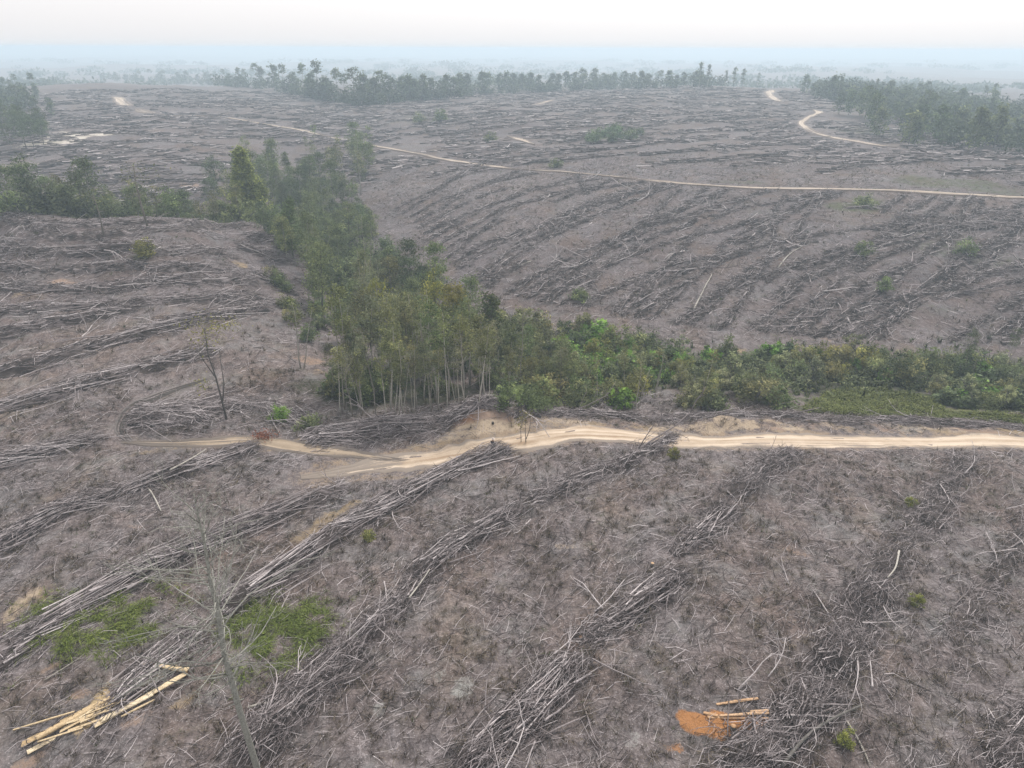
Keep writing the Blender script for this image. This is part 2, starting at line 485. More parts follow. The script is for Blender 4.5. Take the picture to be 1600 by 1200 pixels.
M_FRESH = wood_mat('fresh_cut_wood', [(0, (.56, .41, .23)), (.5, (.68, .54, .34)), (1, (.78, .66, .46))], True)
M_SAWN = wood_mat('sawn_plank', [(0, (.46, .27, .14)), (1, (.66, .46, .29))], True)

def leaf_mat(name, stops, trans=.3):
    m, nt, b = new_mat(name, .7)
    t = attr(nt, 'tint'); oi = nt.nodes.new('ShaderNodeObjectInfo')
    c = mixc(nt, 1.0, ramp(nt, t.outputs['Fac'], stops), oi.outputs['Color'], 'MULTIPLY')
    nt.links.new(c, b.inputs['Base Color'])
    tr = nt.nodes.new('ShaderNodeBsdfTranslucent'); nt.links.new(c, tr.inputs[0])
    mx = nt.nodes.new('ShaderNodeMixShader'); mx.inputs[0].default_value = trans
    nt.links.new(b.outputs[0], mx.inputs[1]); nt.links.new(tr.outputs[0], mx.inputs[2])
    nt.links.new(mx.outputs[0], nt.nodes['Material Output'].inputs[0])
    return m
M_LEAF = leaf_mat('foliage', [(0, (.030, .037, .018)), (.40, (.105, .120, .060)), (.8, (.215, .230, .115)), (1, (.33, .33, .17))])
M_GRASS = leaf_mat('grass_blades', [(0, (.05, .065, .015)), (.5, (.11, .15, .035)), (1, (.22, .26, .08))])
M_TUFT = leaf_mat('dead_tufts', [(0, (.045, .037, .028)), (.5, (.115, .097, .074)), (.85, (.22, .19, .155)), (1, (.34, .30, .26))], .15)

# ------------------------------------------------------------------ painted soil on the land
SOIL = np.zeros(GX.shape + (4,))
def paint(mask, col):
    a = mask[..., None]
    SOIL[..., :3] = np.where(mask[..., None] > SOIL[..., 3:4] * .5, np.array(col), SOIL[..., :3])
    SOIL[..., 3] = np.maximum(SOIL[..., 3], mask)
SAND, TAN, ORANGE, RED, CHALK, PINK = (.55, .44, .32), (.36, .275, .17), (.50, .235, .085), (.24, .10, .05), (.42, .42, .40), (.38, .275, .21)
GREEN = (.075, .095, .030)
for px, py, rx, ry, rot, col, k in [
    (790, 668, 8, 4.2, 0, SAND, 1), (730, 685, 5, 2.5, 0, SAND, .9), (850, 655, 7, 2.2, 0, SAND, .8), (900, 662, 6, 1.6, 0, SAND, .8), (757, 637, 4.4, 2.0, 0, RED, 1.2), (725, 650, 2.4, 1.4, 0, (.34, .19, .11), .9),
    (800, 648, 7, 2, 0, PINK, .8), (690, 700, 6, 1.6, 0, TAN, .9), (1150, 661, 4.5, 1.6, 0, SAND, 1), (1100, 667, 4, 1.1, 0, SAND, .8), (1240, 668, 6, 1.0, 0, SAND, .7), (1290, 664, 4, 1.1, 0, PINK, .7), (1480, 672, 6, .9, 0, SAND, .8),
    (1580, 676, 6, 1.0, 0, SAND, .8), (1400, 672, 5, .8, 0, SAND, .6), (1000, 662, 6, .8, 0, TAN, .5), (410, 684, 2.2, 1.0, 0, RED, .8), (560, 722, 7, 1.4, 0, TAN, .8), (300, 695, 8, 1.5, 0, TAN, .6), (440, 695, 6, 1.4, 0, TAN, .7),
    (1100, 1132, 2.1, .85, 0, ORANGE, 1.7), (1150, 1130, 2.5, .75, 0, ORANGE, 1.6), (1185, 1128, 1.2, .5, 0, ORANGE, 1.1), (1050, 1168, 1.0, .5, 0, ORANGE, .7),
    (505, 818, 3.6, 1.3, -45, TAN, .9), (540, 796, 2.6, 1.0, -45, TAN, .8), (470, 838, 2.0, .9, -45, TAN, .8), (30, 945, 2.6, 1.0, -40, SAND, .8), (75, 925, 2, .8, -40, TAN, .6), (270, 882, 1.8, .9, 0, TAN, .7), (80, 1042, .9, .6, 0, PINK, .9), (120, 1088, 1.1, .6, 0, PINK, .8),
    (215, 1125, 1.6, .8, 0, PINK, .6), (40, 1195, 1.6, .8, 0, PINK, .8), (20, 965, 1.2, .6, 0, SAND, .7), (220, 820, 1.4, .7, 0, PINK, .5), (690, 1140, 1, .8, 0, TAN, .35), (290, 1095, 1.4, .8, 0, TAN, .7),
    (725, 1075, 1.0, 1.2, 0, CHALK, .8), (690, 1060, .8, .8, 0, CHALK, .6), (595, 1110, .8, .9, 0, CHALK, .7), (790, 1020, .9, .6, 0, CHALK, .6), (985, 1155, .8, .9, 0, CHALK, .6), (885, 855, 1.2, .6, 0, SAND, .6), (1240, 862, 1.4, .6, 0, PINK, .6), (1185, 870, 2, 1, 0, CHALK, .4), (1280, 920, 2.4, 1.2, 0, CHALK, .45), (1290, 1000, 3, 1.6, 0, CHALK, .3), (1110, 880, 2, 1.2, 0, PINK, .3),
    (95, 440, 3.0, 1.6, 0, PINK, .9), (30, 460, 3, 1.6, 0, TAN, .6), (245, 498, 1.6, .8, 0, PINK, .8), (480, 562, 2.6, 1.6, 0, PINK, 1), (500, 580, 3, 1, 0, TAN, .6), (375, 415, 1.5, 3, 0, TAN, .9), (340, 600, 4, 1.4, 0, PINK, .4), (430, 620, 5, 2, 0, PINK, .35),
    (1155, 549, 1.8, 1.6, 0, TAN, 1), (1240, 541, 1.1, 1.8, 0, SAND, .8), (1290, 530, 2.4, 1.2, 0, PINK, .6), (620, 745, 4, 1.2, 0, TAN, .5),
    (92, 217, 12, 26, 0, (.72, .66, .58), 1.3), (140, 211, 12, 7, 30, (.70, .64, .56), 1.2), (68, 224, 10, 12, 0, (.6, .55, .47), .9), (295, 289, 4, 3, 0, PINK, .9), (70, 255, 14, 2.5, 12, (.5, .42, .36), .9), (20, 259, 9, 2.5, 12, (.5, .42, .36), .9),
    (1340, 320, 10, 9, 0, GREEN, .8), (1480, 285, 22, 12, 0, GREEN, .7), (1560, 300, 12, 7, 0, GREEN, .7), (1150, 285, 12, 4, 0, GREEN, .6), (1250, 310, 16, 5, 0, (.12, .085, .06), .6), (1500, 395, 16, 7, 0, GREEN, .55), (1200, 330, 10, 5, 0, GREEN, .4), (1400, 360, 14, 7, 0, GREEN, .45),
    (1450, 480, 7, 4, 0, GREEN, .4), (230, 395, 4, 3, 0, GREEN, .9), (470, 655, 3, 1.2, 0, GREEN, .7), (1540, 770, 6, 6, 0, GREEN, .35), (1480, 850, 4, 6, 40, GREEN, .3),
    (1375, 628, 9, 4.2, 0, (.17, .17, .075), 1.3), (1330, 640, 9, 2.4, 0, GREEN, 1.1), (1450, 640, 12, 2.4, 0, (.15, .16, .06), 1), (1560, 652, 9, 1.8, 0, GREEN, 1), (1540, 632, 16, 4, 0, GREEN, 1.2), (1260, 640, 8, 2, 0, GREEN, 1),
    (600, 235, 30, 20, 0, (.13, .12, .07), .4), (680, 185, 40, 22, 0, (.10, .11, .06), .5), (1460, 215, 50, 30, 0, GREEN, .8), (970, 215, 16, 14, 0, GREEN, .8),
    (400, 182, 40, 22, 0, (.10, .10, .07), .35)]:
    paint(blob(px, py, rx, ry, rot) * k, col)
_r = random.Random(3)
for x_ in range(840, 1660, 34):
    y_ = float(np.interp(x_, [860, 920, 980, 1050, 1100, 1200, 1600], [680, 677, 679, 687, 690, 687, 690]))
    paint(blob(x_, y_ - _r.uniform(11, 19), _r.uniform(2, 5), _r.uniform(.7, 1.5)) * _r.uniform(.45, 1.0), _r.choice([SAND, SAND, PINK, TAN]))
    paint(blob(x_ + 9, y_ + 11, _r.uniform(1.5, 3), .7) * _r.uniform(.3, .8), _r.choice([SAND, PINK]))
STREAM_PX = [(1640, 590), (1500, 590), (1300, 590), (1100, 582), (950, 570), (820, 556), (720, 545), (640, 505), (600, 470), (565, 430), (525, 385), (480, 350), (470, 315), (500, 285)]
STREAM = path(STREAM_PX, 3.0)
SD = dist_to(GX, GY, STREAM, 60)
paint(smooth(13, 5, SD + 4 * (fbm(GX / 5, GY / 5, 3, 9) - .5)) * .95, (.055, .060, .028))
paint(blob(640, 615, 17, 7, 0) * 1.1, (.055, .060, .030)); paint(blob(145, 1108, 2.6, .75, -52) * 1.2, (.62, .47, .26))
SOIL[..., 3] *= smooth(-.8, .4, ROADD) * .25 + .75
SOIL[..., 3] = np.clip(SOIL[..., 3], 0, 1.3)
SANDD = np.minimum(dist_to(GX, GY, PATHS[0][1][::4]), 99) - 2.1
edge = smooth(2.4, 0, SANDD) * smooth(160, 90, GD)        # loose sand thrown out beside the road
paint(edge * .55, (.38, .29, .20))

# ------------------------------------------------------------------ ground sheet
nr, nc = GX.shape
idx = np.arange(nr * nc).reshape(nr, nc)
gq = np.stack([idx[:-1, :-1], idx[:-1, 1:], idx[1:, 1:], idx[1:, :-1]], -1).reshape(-1, 4)
gm = mesh_from('ground', np.stack([GX, GY, GZ], -1).reshape(-1, 3), gq, np.zeros((0, 3), int), M_GROUND, smooth_=True)
ca = gm.color_attributes.new('soil', 'FLOAT_COLOR', 'POINT')
ca.data.foreach_set('color', SOIL.reshape(-1).astype(np.float32))
# dense cover of old brash on the slopes beyond the stream, patchier on the left hill
brash = np.clip(smooth(92, 150, GD) * (.55 + .9 * (fbm(GX / 26, GY / 26, 3, 91) - .3)), 0, 1) * smooth(1500, 800, GD)
gm.attributes.new('brash', 'FLOAT', 'POINT').data.foreach_set('value', brash.ravel().astype(np.float32))
tag(link('ground', gm), kind='structure')

def under(x, y):
    return float(_interp(ROADD, x, y))

# ------------------------------------------------------------------ roads
for ri, (nm, p, w, kd) in enumerate(PATHS):
    t = unit(np.gradient(p, axis=0)); nrm = np.stack([t[:, 1], -t[:, 0]], 1)
    us = np.array([-1, -.85, -.7, -.58, -.48, -.42, -.34, -.25, -.12, 0, .12, .25, .34, .42, .48, .58, .7, .85, 1.])
    n = len(p); s = np.arange(n) * .6
    fade = np.minimum(1, np.minimum(np.arange(n), np.arange(n)[::-1]) / (22 if kd in ('sand', 'sand2', 'mud') else 6) + .2)
    wl = w / 2 * (.85 + .8 * (vnoise(s / 5, s * 0 + ri, 21) - .3) + .4 * (vnoise(s / 1.3, s * 0 + ri, 28) - .5)) * fade
    wr = w / 2 * (.85 + .8 * (vnoise(s / 5, s * 0 + ri, 22) - .3) + .4 * (vnoise(s / 1.3, s * 0 + ri, 30) - .5)) * fade
    V, T, S = [], [], []
    for u in us:
        S.append(np.clip(.75 * vnoise(s / 14, s * 0 + u * 7 + ri * 3, 24) + .45 * vnoise(s / 3, s * 0 + u * 9, 25) - .1 + (.18 if abs(abs(u) - .42) < .09 else -.12 if abs(u) < .2 or abs(u) > .65 else 0), 0, 1))
        off = np.where(u < 0, u * wl, u * wr)
        xy = p + nrm * off[:, None]
        rut = (-.16 if kd == 'mud' else -.07) * (abs(abs(u) - .42) < .1) + .03 * (abs(u) < .1)
        big = 1 if kd != 'pale' else 4
        z = zt(xy[:, 0], xy[:, 1]) + (.09 + rut) * big - (.13 * big if abs(u) == 1 else 0) + .06 * (vnoise(s / 2, s * 0 + u * 3, 23) - .5) * big
        V.append(np.column_stack([xy, z])); fe = np.minimum(1, np.minimum(np.arange(n), np.arange(n)[::-1]) / (26 if kd in ('sand', 'sand2') else 5))
        T.append((fe - 1) * .9 + (1.25 * (vnoise(s / 7, s * 0 + ri * 3, 29) - .72) if kd == 'pale' else 0) + .32 * (vnoise(s / 5, s * 0 + u * 4.3 + ri * 7, 26) - .5) + .2 * (vnoise(s / 1.4, s * 0 + u * 5, 27) - .5) + np.full(n, 1 - abs(u) - (.22 if abs(u) == .42 or abs(u) < .1 else 0) * (kd != 'pale') * 1.0))
    V = np.stack(V, 1); T = np.stack(T, 1); S = np.stack(S, 1); m = len(us)
    ii = np.arange(n * m).reshape(n, m)
    q = np.stack([ii[:-1, :-1], ii[:-1, 1:], ii[1:, 1:], ii[1:, :-1]], -1).reshape(-1, 4)
    rm = mesh_from(nm, V.reshape(-1, 3), q, np.zeros((0, 3), int), M_ROAD[kd], T.ravel(), True)
    rm.attributes.new('streak', 'FLOAT', 'POINT').data.foreach_set('value', S.ravel().astype(np.float32))
    tag(link(nm, rm), kind='structure')

# ------------------------------------------------------------------ loose litter over the felled ground (uncountable)
def scatter(n, d0, d1, rng, half=R(44)):
    D = np.sqrt(rng.uniform(d0 * d0, d1 * d1, n)); th = rng.uniform(-half, half, n)
    x, y = D * np.sin(th), D * np.cos(th)
    k = (_interp(ROADD, x, y) > .25) & (_interp(SD, x, y) > 10)
    return x[k], y[k]

def litter(name, n, d0, d1, lmin, lmax, r, seed, clump=2.2, lift=.05, segs=2):
    rng = np.random.default_rng(seed); acc = Acc()
    x, y = scatter(n, d0, d1, rng)
    k = rng.random(len(x)) < .12 + 1.5 * np.clip(fbm(x / clump, y / clump, 3, 31) - .28, 0, 1) * 1.5
    k &= rng.random(len(x)) > np.clip(_interp(SOIL[..., 3], x, y), 0, .8)
    x, y = x[k], y[k]; n = len(x)
    L = lmin + (lmax - lmin) * rng.random(n) ** 2.2
    az = np.where(rng.random(n) < .35, R(42) + rng.normal(0, .35, n), rng.uniform(0, 2 * math.pi, n))
    dx, dy = np.sin(az) * L / 2, np.cos(az) * L / 2
    P0 = np.column_stack([x - dx, y - dy, zt(x - dx, y - dy) + rng.uniform(.0, lift * 2, n)])
    P1 = np.column_stack([x + dx, y + dy, zt(x + dx, y + dy) + rng.uniform(.0, lift * 4, n) + (rng.random(n) < .12) * L * rng.uniform(.1, .5, n)])
    rr = r * rng.uniform(.6, 1.5, n) * (.5 + .5 * L / lmax * 1.4)
    tt = np.clip(rng.beta(1.15, 1.25, n), 0, 1)
    k = (L > 1.0) & (segs == 2)
    sticks(acc, P0[k], P1[k], rr[k], rr[k] * .5, tt[k], bend=.09, rng=rng)
    sticks(acc, P0[~k], P1[~k], rr[~k], rr[~k] * .5, tt[~k], bend=.09, rng=rng, segs=1)
    tag(link(name, acc.mesh(name, M_BRUSH)), kind='stuff')
litter('fallen_twigs', 88000, 26, 92, .25, 1.9, .020, 41)
litter('fallen_twigs', 92000, 88, 270, .6, 2.7, .032, 42, 4.0, .08, 1)

def tufts(name, n, d0, d1, h, blades, seed, mat, col, keep_fn=None, width=.05, spread=.6):
    rng = np.random.default_rng(seed); acc = Acc()
    x, y = scatter(n, d0, d1, rng) if not callable(n) else n(rng)
    if keep_fn is not None:
        k = keep_fn(x, y, rng); x, y = x[k], y[k]
    n = len(x); hh = h * rng.uniform(.5, 1.5, n); tt = np.clip(rng.normal(.42, .2, n), 0, 1)
    X = np.repeat(x, blades); Y = np.repeat(y, blades); H = np.repeat(hh, blades); T = np.clip(np.repeat(tt, blades) + rng.normal(0, .15, n * blades), 0, 1)
    m = len(X); a = rng.uniform(0, 2 * math.pi, m); l = H * rng.uniform(.5, 1.2, m); s = spread * rng.uniform(.3, 1.2, m)
    bx, by = X + np.cos(a) * H * .25 * rng.random(m), Y + np.sin(a) * H * .25 * rng.random(m)
    bz = zt(bx, by) - .03
    dx, dy = np.cos(a), np.sin(a); w = width * H / h * rng.uniform(.6, 1.4, m)
    B1 = np.column_stack([bx - dy * w, by + dx * w, bz]); B2 = np.column_stack([bx + dy * w, by - dx * w, bz])
    M1 = np.column_stack([bx + dx * l * s * .5 - dy * w * .7, by + dy * l * s * .5 + dx * w * .7, bz + l * .75]); M2 = M1 + np.column_stack([dy * w * 1.4, -dx * w * 1.4, 0 * w])
    TP = np.column_stack([bx + dx * l * s * 1.2, by + dy * l * s * 1.2, bz + l * (1.05 - .45 * s)])
    V = np.stack([B1, B2, M1, M2, TP], 1); o = np.arange(m) * 5
    acc.add(V.reshape(-1, 3), None, np.concatenate([np.column_stack([o, o + 1, o + 3]), np.column_stack([o + 3, o + 2, o + 4])]), np.repeat(T, 5))
    ob = tag(link(name, acc.mesh(name, mat)), kind='stuff'); ob.color = (*col, 1)
    return ob
def patchy(sc, lo, seed):
    def f(x, y, rng):
        return (fbm(x / sc, y / sc, 3, seed) + rng.normal(0, .09, len(x)) > lo) & (rng.random(len(x)) > np.clip(_interp(SOIL[..., 3], x, y), 0, .85))
    return f
tufts('dead_grass', 13000, 26, 95, .40, 16, 51, M_TUFT, (.86, .80, .68), patchy(1.7, .455, 33), .016, 1.3)
tufts('dead_grass', 15000, 90, 280, .6, 7, 52, M_TUFT, (1.05, 1.0, .93), patchy(3.0, .49, 34), .045, 1.5)

tufts('green_regrowth', 2600, 26, 110, .26, 9, 53, M_GRASS, (.55, .58, .50), patchy(4.5, .56, 35), .016, 1.2)
tufts('green_regrowth', 3200, 105, 300, .5, 6, 54, M_GRASS, (.50, .54, .48), patchy(12.0, .54, 36), .05, 1.4)
# ------------------------------------------------------------------ brush windrows: heaps of felled tops and poles
def pole_mesh(name, seed, mat, sides=6, segs=5, taper=.45, wob=.010):
    rng = np.random.default_rng(seed); acc = Acc()
    t = np.linspace(-.5, .5, segs + 1)
    pts = np.column_stack([t, np.cumsum(rng.normal(0, wob, segs + 1)), np.cumsum(rng.normal(0, wob, segs + 1))])
    pts[:, 1:] -= pts[:, 1:].mean(0)
    v = len(pts)
    # radius 1 across (scaled per copy): x is scaled by length, y and z by thickness through the parent matrix
    tube(acc, pts * [1, 0, 0], np.linspace(1, taper, v), sides, rng.random())
    V, q, tr, c = acc.arrays()
    k = np.repeat(np.arange(v), sides); V[:, 1:] += pts[k, 1:] * 55
    return mesh_from(name, V, q, tr, mat, c, True)
POLES = [pole_mesh('pole', 60 + k, M_POLE) for k in range(5)]
FRESH = [pole_mesh('split_log', 80 + k, M_FRESH, 6, 4, .75, .004) for k in range(3)]

def limb_mesh(seed):
    """A dead forked limb lying along x, one metre long."""
    rng = np.random.default_rng(seed); acc = Acc()
    def grow(p, d, L, r, lev):
        n = 4; pts = [p]
        for k in range(n):
            d = unit((d + rng.normal(0, .16, 3))[None])[0]; pts.append(pts[-1] + d * L / n)
        tube(acc, np.array(pts), np.linspace(r, r * .45, n + 1), 5, .5)
        if lev < 2:
            for k in range(3 if lev == 0 else 2):
                i = rng.integers(1, n + 1); a = rng.normal(0, .55, 3); a[2] = abs(a[2]) * .6
                grow(pts[i], unit((d + a)[None])[0], L * rng.uniform(.3, .55), r * .5, lev + 1)
    grow(np.array([-.5, 0, 0]), np.array([1., 0, .05]), 1.0, .016, 0)
    return acc.mesh('branch', M_POLE, True)
LIMBS = [limb_mesh(90 + k) for k in range(5)]

def place_along(me, name, P0, P1, r, parent=None, base=(0, 0, 0), roll=None):
    """Copy of a unit pole laid from P0 to P1 (world); a child of the heap whose Empty stands at base."""
    P0, P1 = Vector(P0), Vector(P1); d = P1 - P0
    o = link(name, me, parent)
    rot = d.to_track_quat('X', 'Z').to_matrix().to_4x4() @ Matrix.Rotation(random.uniform(0, 6.28) if roll is None else roll, 4, 'X')
    o.matrix_local = Matrix.Translation((P0 + P1) / 2 - Vector(base)) @ rot @ Matrix.Diagonal((d.length, r, r, 1))
    return o

def windrow(name, p, label, group=None, width=1.6, height=.8, n_poles=25, plen=(4, 8), pr=(.035, .08), n_twigs=900, n_limbs=5, seed=0, tlen=(.6, 2.6), tr=.020, spread=.5, align=.13, core=True, tint=(2.2, 1.9), cat='brush pile', segs=2):
    rng = np.random.default_rng(seed + 1000)
    s = np.concatenate([[0], np.cumsum(np.hypot(*np.diff(p, axis=0).T))]); LEN = s[-1]
    tan = unit(np.gradient(p, axis=0))
    def along(t, off):
        x = np.interp(t, s, p[:, 0]); y = np.interp(t, s, p[:, 1])
        tx = np.interp(t, s, tan[:, 0]); ty = np.interp(t, s, tan[:, 1])
        return x + ty * off, y - tx * off, np.arctan2(tx, ty)
    c = p[len(p) // 2]; base = np.array([c[0], c[1], float(zt(c[0], c[1]))])
    root = thing(name, base, label, cat, group)
    hprof = lambda t, off: height * np.exp(-(off / width) ** 2 * 1.6) * (.35 + 1.0 * vnoise(t / 3.1, t * 0 + seed, 41)) * np.clip(np.minimum(t + .8, LEN - t + .8) / 2.0, 0.1, 1)
    acc = Acc()
    if core:          # matted litter at the heart of the heap
        n = max(4, int(LEN / .7)); us = np.array([-1.25, -.8, -.4, 0, .4, .8, 1.25]); V = []
        t = np.linspace(0, LEN, n)
        for u in us:
            off = np.full(n, u * width * .75) + (vnoise(t / 1.3, t * 0 + u * 5, 43) - .5) * width * .5
            x, y, _ = along(t, off)
            V.append(np.column_stack([x, y, zt(x, y) - .12 + (hprof(t, off) * .62 * (1.2 - abs(u) / 1.25) if abs(u) < 1.2 else -.08) * (.5 + vnoise(x * 1.6, y * 1.6, 44))]))
        V = np.stack(V, 1); ii = np.arange(n * 7).reshape(n, 7)
        acc.add(V.reshape(-1, 3) - base, np.stack([ii[:-1, :-1], ii[:-1, 1:], ii[1:, 1:], ii[1:, :-1]], -1).reshape(-1, 4), None, np.clip(rng.normal(.30, .14, n * 7), 0, 1))
    n = int(n_twigs); t = rng.uniform(0, LEN, n); off = rng.normal(0, width * (.55 if spread < .7 else .85), n)
    k = rng.random(n) < .35 + 1.1 * vnoise(t / 2.3, t * 0 + seed * 1.7, 45); t, off = t[k], off[k]; n = len(t)
    x, y, az = along(t, off)
    az = np.where(rng.random(n) < .62, az + rng.normal(0, .35, n), rng.uniform(0, 6.28, n))
    L = rng.uniform(*tlen, n) * rng.uniform(.5, 1, n); h = hprof(t, off) * rng.random(n) ** .6
    pit = rng.normal(.04, .22, n); ch = np.cos(pit) * L / 2
    P0 = np.column_stack([x - np.sin(az) * ch, y - np.cos(az) * ch, zt(x, y) + h + .02 - np.sin(pit) * L / 2])
    P1 = np.column_stack([x + np.sin(az) * ch, y + np.cos(az) * ch, zt(x, y) + h + .02 + np.sin(pit) * L / 2])
    P0[:, 2] = np.maximum(P0[:, 2], zt(P0[:, 0], P0[:, 1]) - .02); P1[:, 2] = np.maximum(P1[:, 2], zt(P1[:, 0], P1[:, 1]) - .02)
    rr = tr * rng.uniform(.5, 1.6, n)
    sticks(acc, P0 - base, P1 - base, rr, rr * .45, np.clip(rng.beta(*tint, n), 0, 1), bend=.10, rng=rng, segs=segs)
    tag(link('brush', acc.mesh('brush', M_BRUSH), root), kind='stuff')
    for k in range(n_poles):
        L = rng.uniform(*plen) * (.6 + .4 * rng.random()); L = min(L, LEN * .9)
        t0 = rng.uniform(0, max(LEN - L, .1)); off = rng.normal(0, width * .42)
        o2 = off + L * rng.normal(0, align)
        a, b_ = along(np.array([t0]), np.array([off])), along(np.array([t0 + L]), np.array([o2]))
        h0 = hprof(t0, off) * rng.uniform(.5, 1.05) + .08; h1 = hprof(t0 + L, o2) * rng.uniform(.5, 1.05) + .08
        xm, ym = (a[0][0] + b_[0][0]) / 2, (a[1][0] + b_[1][0]) / 2
        z0, z1 = float(zt(a[0][0], a[1][0])) + h0, float(zt(b_[0][0], b_[1][0])) + h1
        lift = max(0, float(zt(xm, ym)) + .1 - (z0 + z1) / 2)
        place_along(POLES[rng.integers(5)], 'pole', (a[0][0], a[1][0], z0 + lift), (b_[0][0], b_[1][0], z1 + lift), rng.uniform(*pr), root, base)
    for k in range(n_limbs):
        t0 = rng.uniform(0, LEN); off = rng.normal(0, width * .8); x, y, az = along(np.array([t0]), np.array([off])); x, y, az = x[0], y[0], az[0]
        az += rng.normal(0, .7) + (math.pi if rng.random() < .4 else 0); L = rng.uniform(1.6, 4.2) * tr / .02
        x1, y1 = x + math.sin(az) * L, y + math.cos(az) * L
        z0 = float(zt(x, y)) + float(hprof(t0, off)) * .7 + .1
        place_along(LIMBS[rng.integers(5)], 'branch', (x, y, z0), (x1, y1, max(float(zt(x1, y1)) + .15, z0 + rng.normal(0, .3))), L * rng.uniform(.8, 1.1), root, base)
    return root

NEAR = [  # pixels, label, width, height, poles, pole length, twigs, limbs
 ([(-60,1075),(0,1032),(60,985),(130,945),(200,905),(270,872),(330,846),(400,820),(470,790),(545,762)], 'long windrow of stacked grey poles running above the two green grass patches', 1.7, 1.0, 95, (5, 10), 2600, 8, {}),
 ([(165,1120),(240,1042),(312,985)], 'short heap of thin grey poles leading down to the yellow split wood', 1.3, .7, 28, (4, 7), 800, 4, {}),
 ([(345,962),(380,935),(470,870),(560,815),(640,770),(720,730),(795,700)], 'longest straight windrow of pale poles, ending at the bend of the dirt road', 1.7, 1.0, 95, (5, 10), 2200, 6, {}),
 ([(385,1185),(440,1125),(500,1065),(560,1005)], 'dark tangled heap of brown twigs beside the trunk of the bare dead tree', 2.0, 1.0, 8, (2.5, 5), 2200, 8, dict(tint=(1.6, 1.9))),
 ([(562,1000),(610,960),(650,915),(672,890)], 'small loose twig heap with one pale forked branch, in the middle of its row', 1.5, .7, 7, (2, 4), 900, 6, dict(tint=(1.9, 2.2))),
 ([(648,895),(690,865),(740,835),(815,790)], 'fan of pale slanting poles halfway up the row, below the road bend', 1.4, .85, 34, (3, 6), 1000, 5, dict(align=.2)),
 ([(830,785),(880,762),(920,745),(960,730)], 'low heap of tan twigs and crossed sticks at the upper part of its row', 1.5, .6, 12, (2, 5), 900, 5, {}),
 ([(955,735),(1000,712),(1055,680)], 'grey windrow end with a whole felled top reaching out onto the road', 1.4, .8, 16, (3, 6), 900, 5, {}),
 ([(725,1215),(790,1150),(840,1100),(880,1055),(905,1025)], 'big heap of slanting grey poles cut by the lower edge of the view', 1.7, .95, 44, (3, 6.5), 2000, 10, dict(align=.2)),
 ([(905,1005),(960,975),(1010,935),(1070,890)], 'windrow of long bent pale poles with two yellow sawn stump ends beside it', 1.5, .7, 22, (3, 6.5), 1300, 8, dict(align=.15)),
 ([(1055,870),(1090,835),(1140,790)], 'heap with pale curved branches at the end of a brown twig row', 1.5, .75, 12, (3, 6), 900, 7, {}),
 ([(1140,775),(1190,740),(1245,705)], 'brown twiggy heap just below the sandy road, without long poles', 1.8, .7, 4, (2, 4), 1300, 6, dict(tint=(1.6, 1.9))),
 ([(1150,1215),(1200,1170),(1250,1120),(1290,1070)], 'tangle of thick pale limbs and upright sticks beside the orange soil', 2.0, 1.0, 14, (2.5, 5), 2000, 12, dict(align=.5)),
 ([(1290,1060),(1320,1000),(1345,950),(1370,905)], 'wide dark heap of tangled brown twigs above the limbs by the orange soil', 2.3, .6, 7, (2, 4), 1800, 12, dict(tint=(1.6, 1.9), align=.5)),
 ([(1375,895),(1420,840),(1460,790),(1490,745),(1515,710)], 'low dark twig row reaching from a white forked branch up to the road', 2.3, .45, 6, (2, 4), 1400, 10, dict(tint=(1.6, 1.9), align=.4)),
 ([(1560,1215),(1600,1160),(1640,1110)], 'dark brown twig heap half outside the lower right corner', 2.2, .6, 4, (2, 4), 900, 5, dict(tint=(1.6, 1.9))),
 ([(1480,1010),(1540,930),(1600,850),(1640,800)], 'faint flattened twig row at the right border with mossy sticks', 1.8, .4, 3, (2, 4), 900, 5, dict(tint=(1.6, 1.9))),
 ([(-50,885),(0,858),(60,818),(110,792),(180,768)], 'windrow of thin grey poles at the left border below the short pole stack', 1.5, .8, 40, (4, 8), 1500, 5, {}),
 ([(185,772),(230,755),(280,738),(340,718),(405,698)], 'windrow with two pale poles standing out of it below the loop of the track', 1.5, .8, 34, (4, 7), 1300, 6, {}),
 ([(-60,745),(0,726),(50,708),(100,695),(165,686)], 'short dense stack of long grey poles at the left border by the muddy track', 1.3, .8, 42, (5, 9), 900, 3, {}),
]
k_ = 0
for px, lb, w, h, npol, pl, ntw, nl, kw in NEAR:
    windrow('brush_windrow', path(px, .5), lb, 'windrows in front of the road', w, h * 1.15, int(npol * 1.15), pl, n_twigs=int(ntw * 1.2), n_limbs=int(nl * 1.8), seed=k_, **{**dict(tint=(1.4, 1.7)), **kw}); k_ += 1

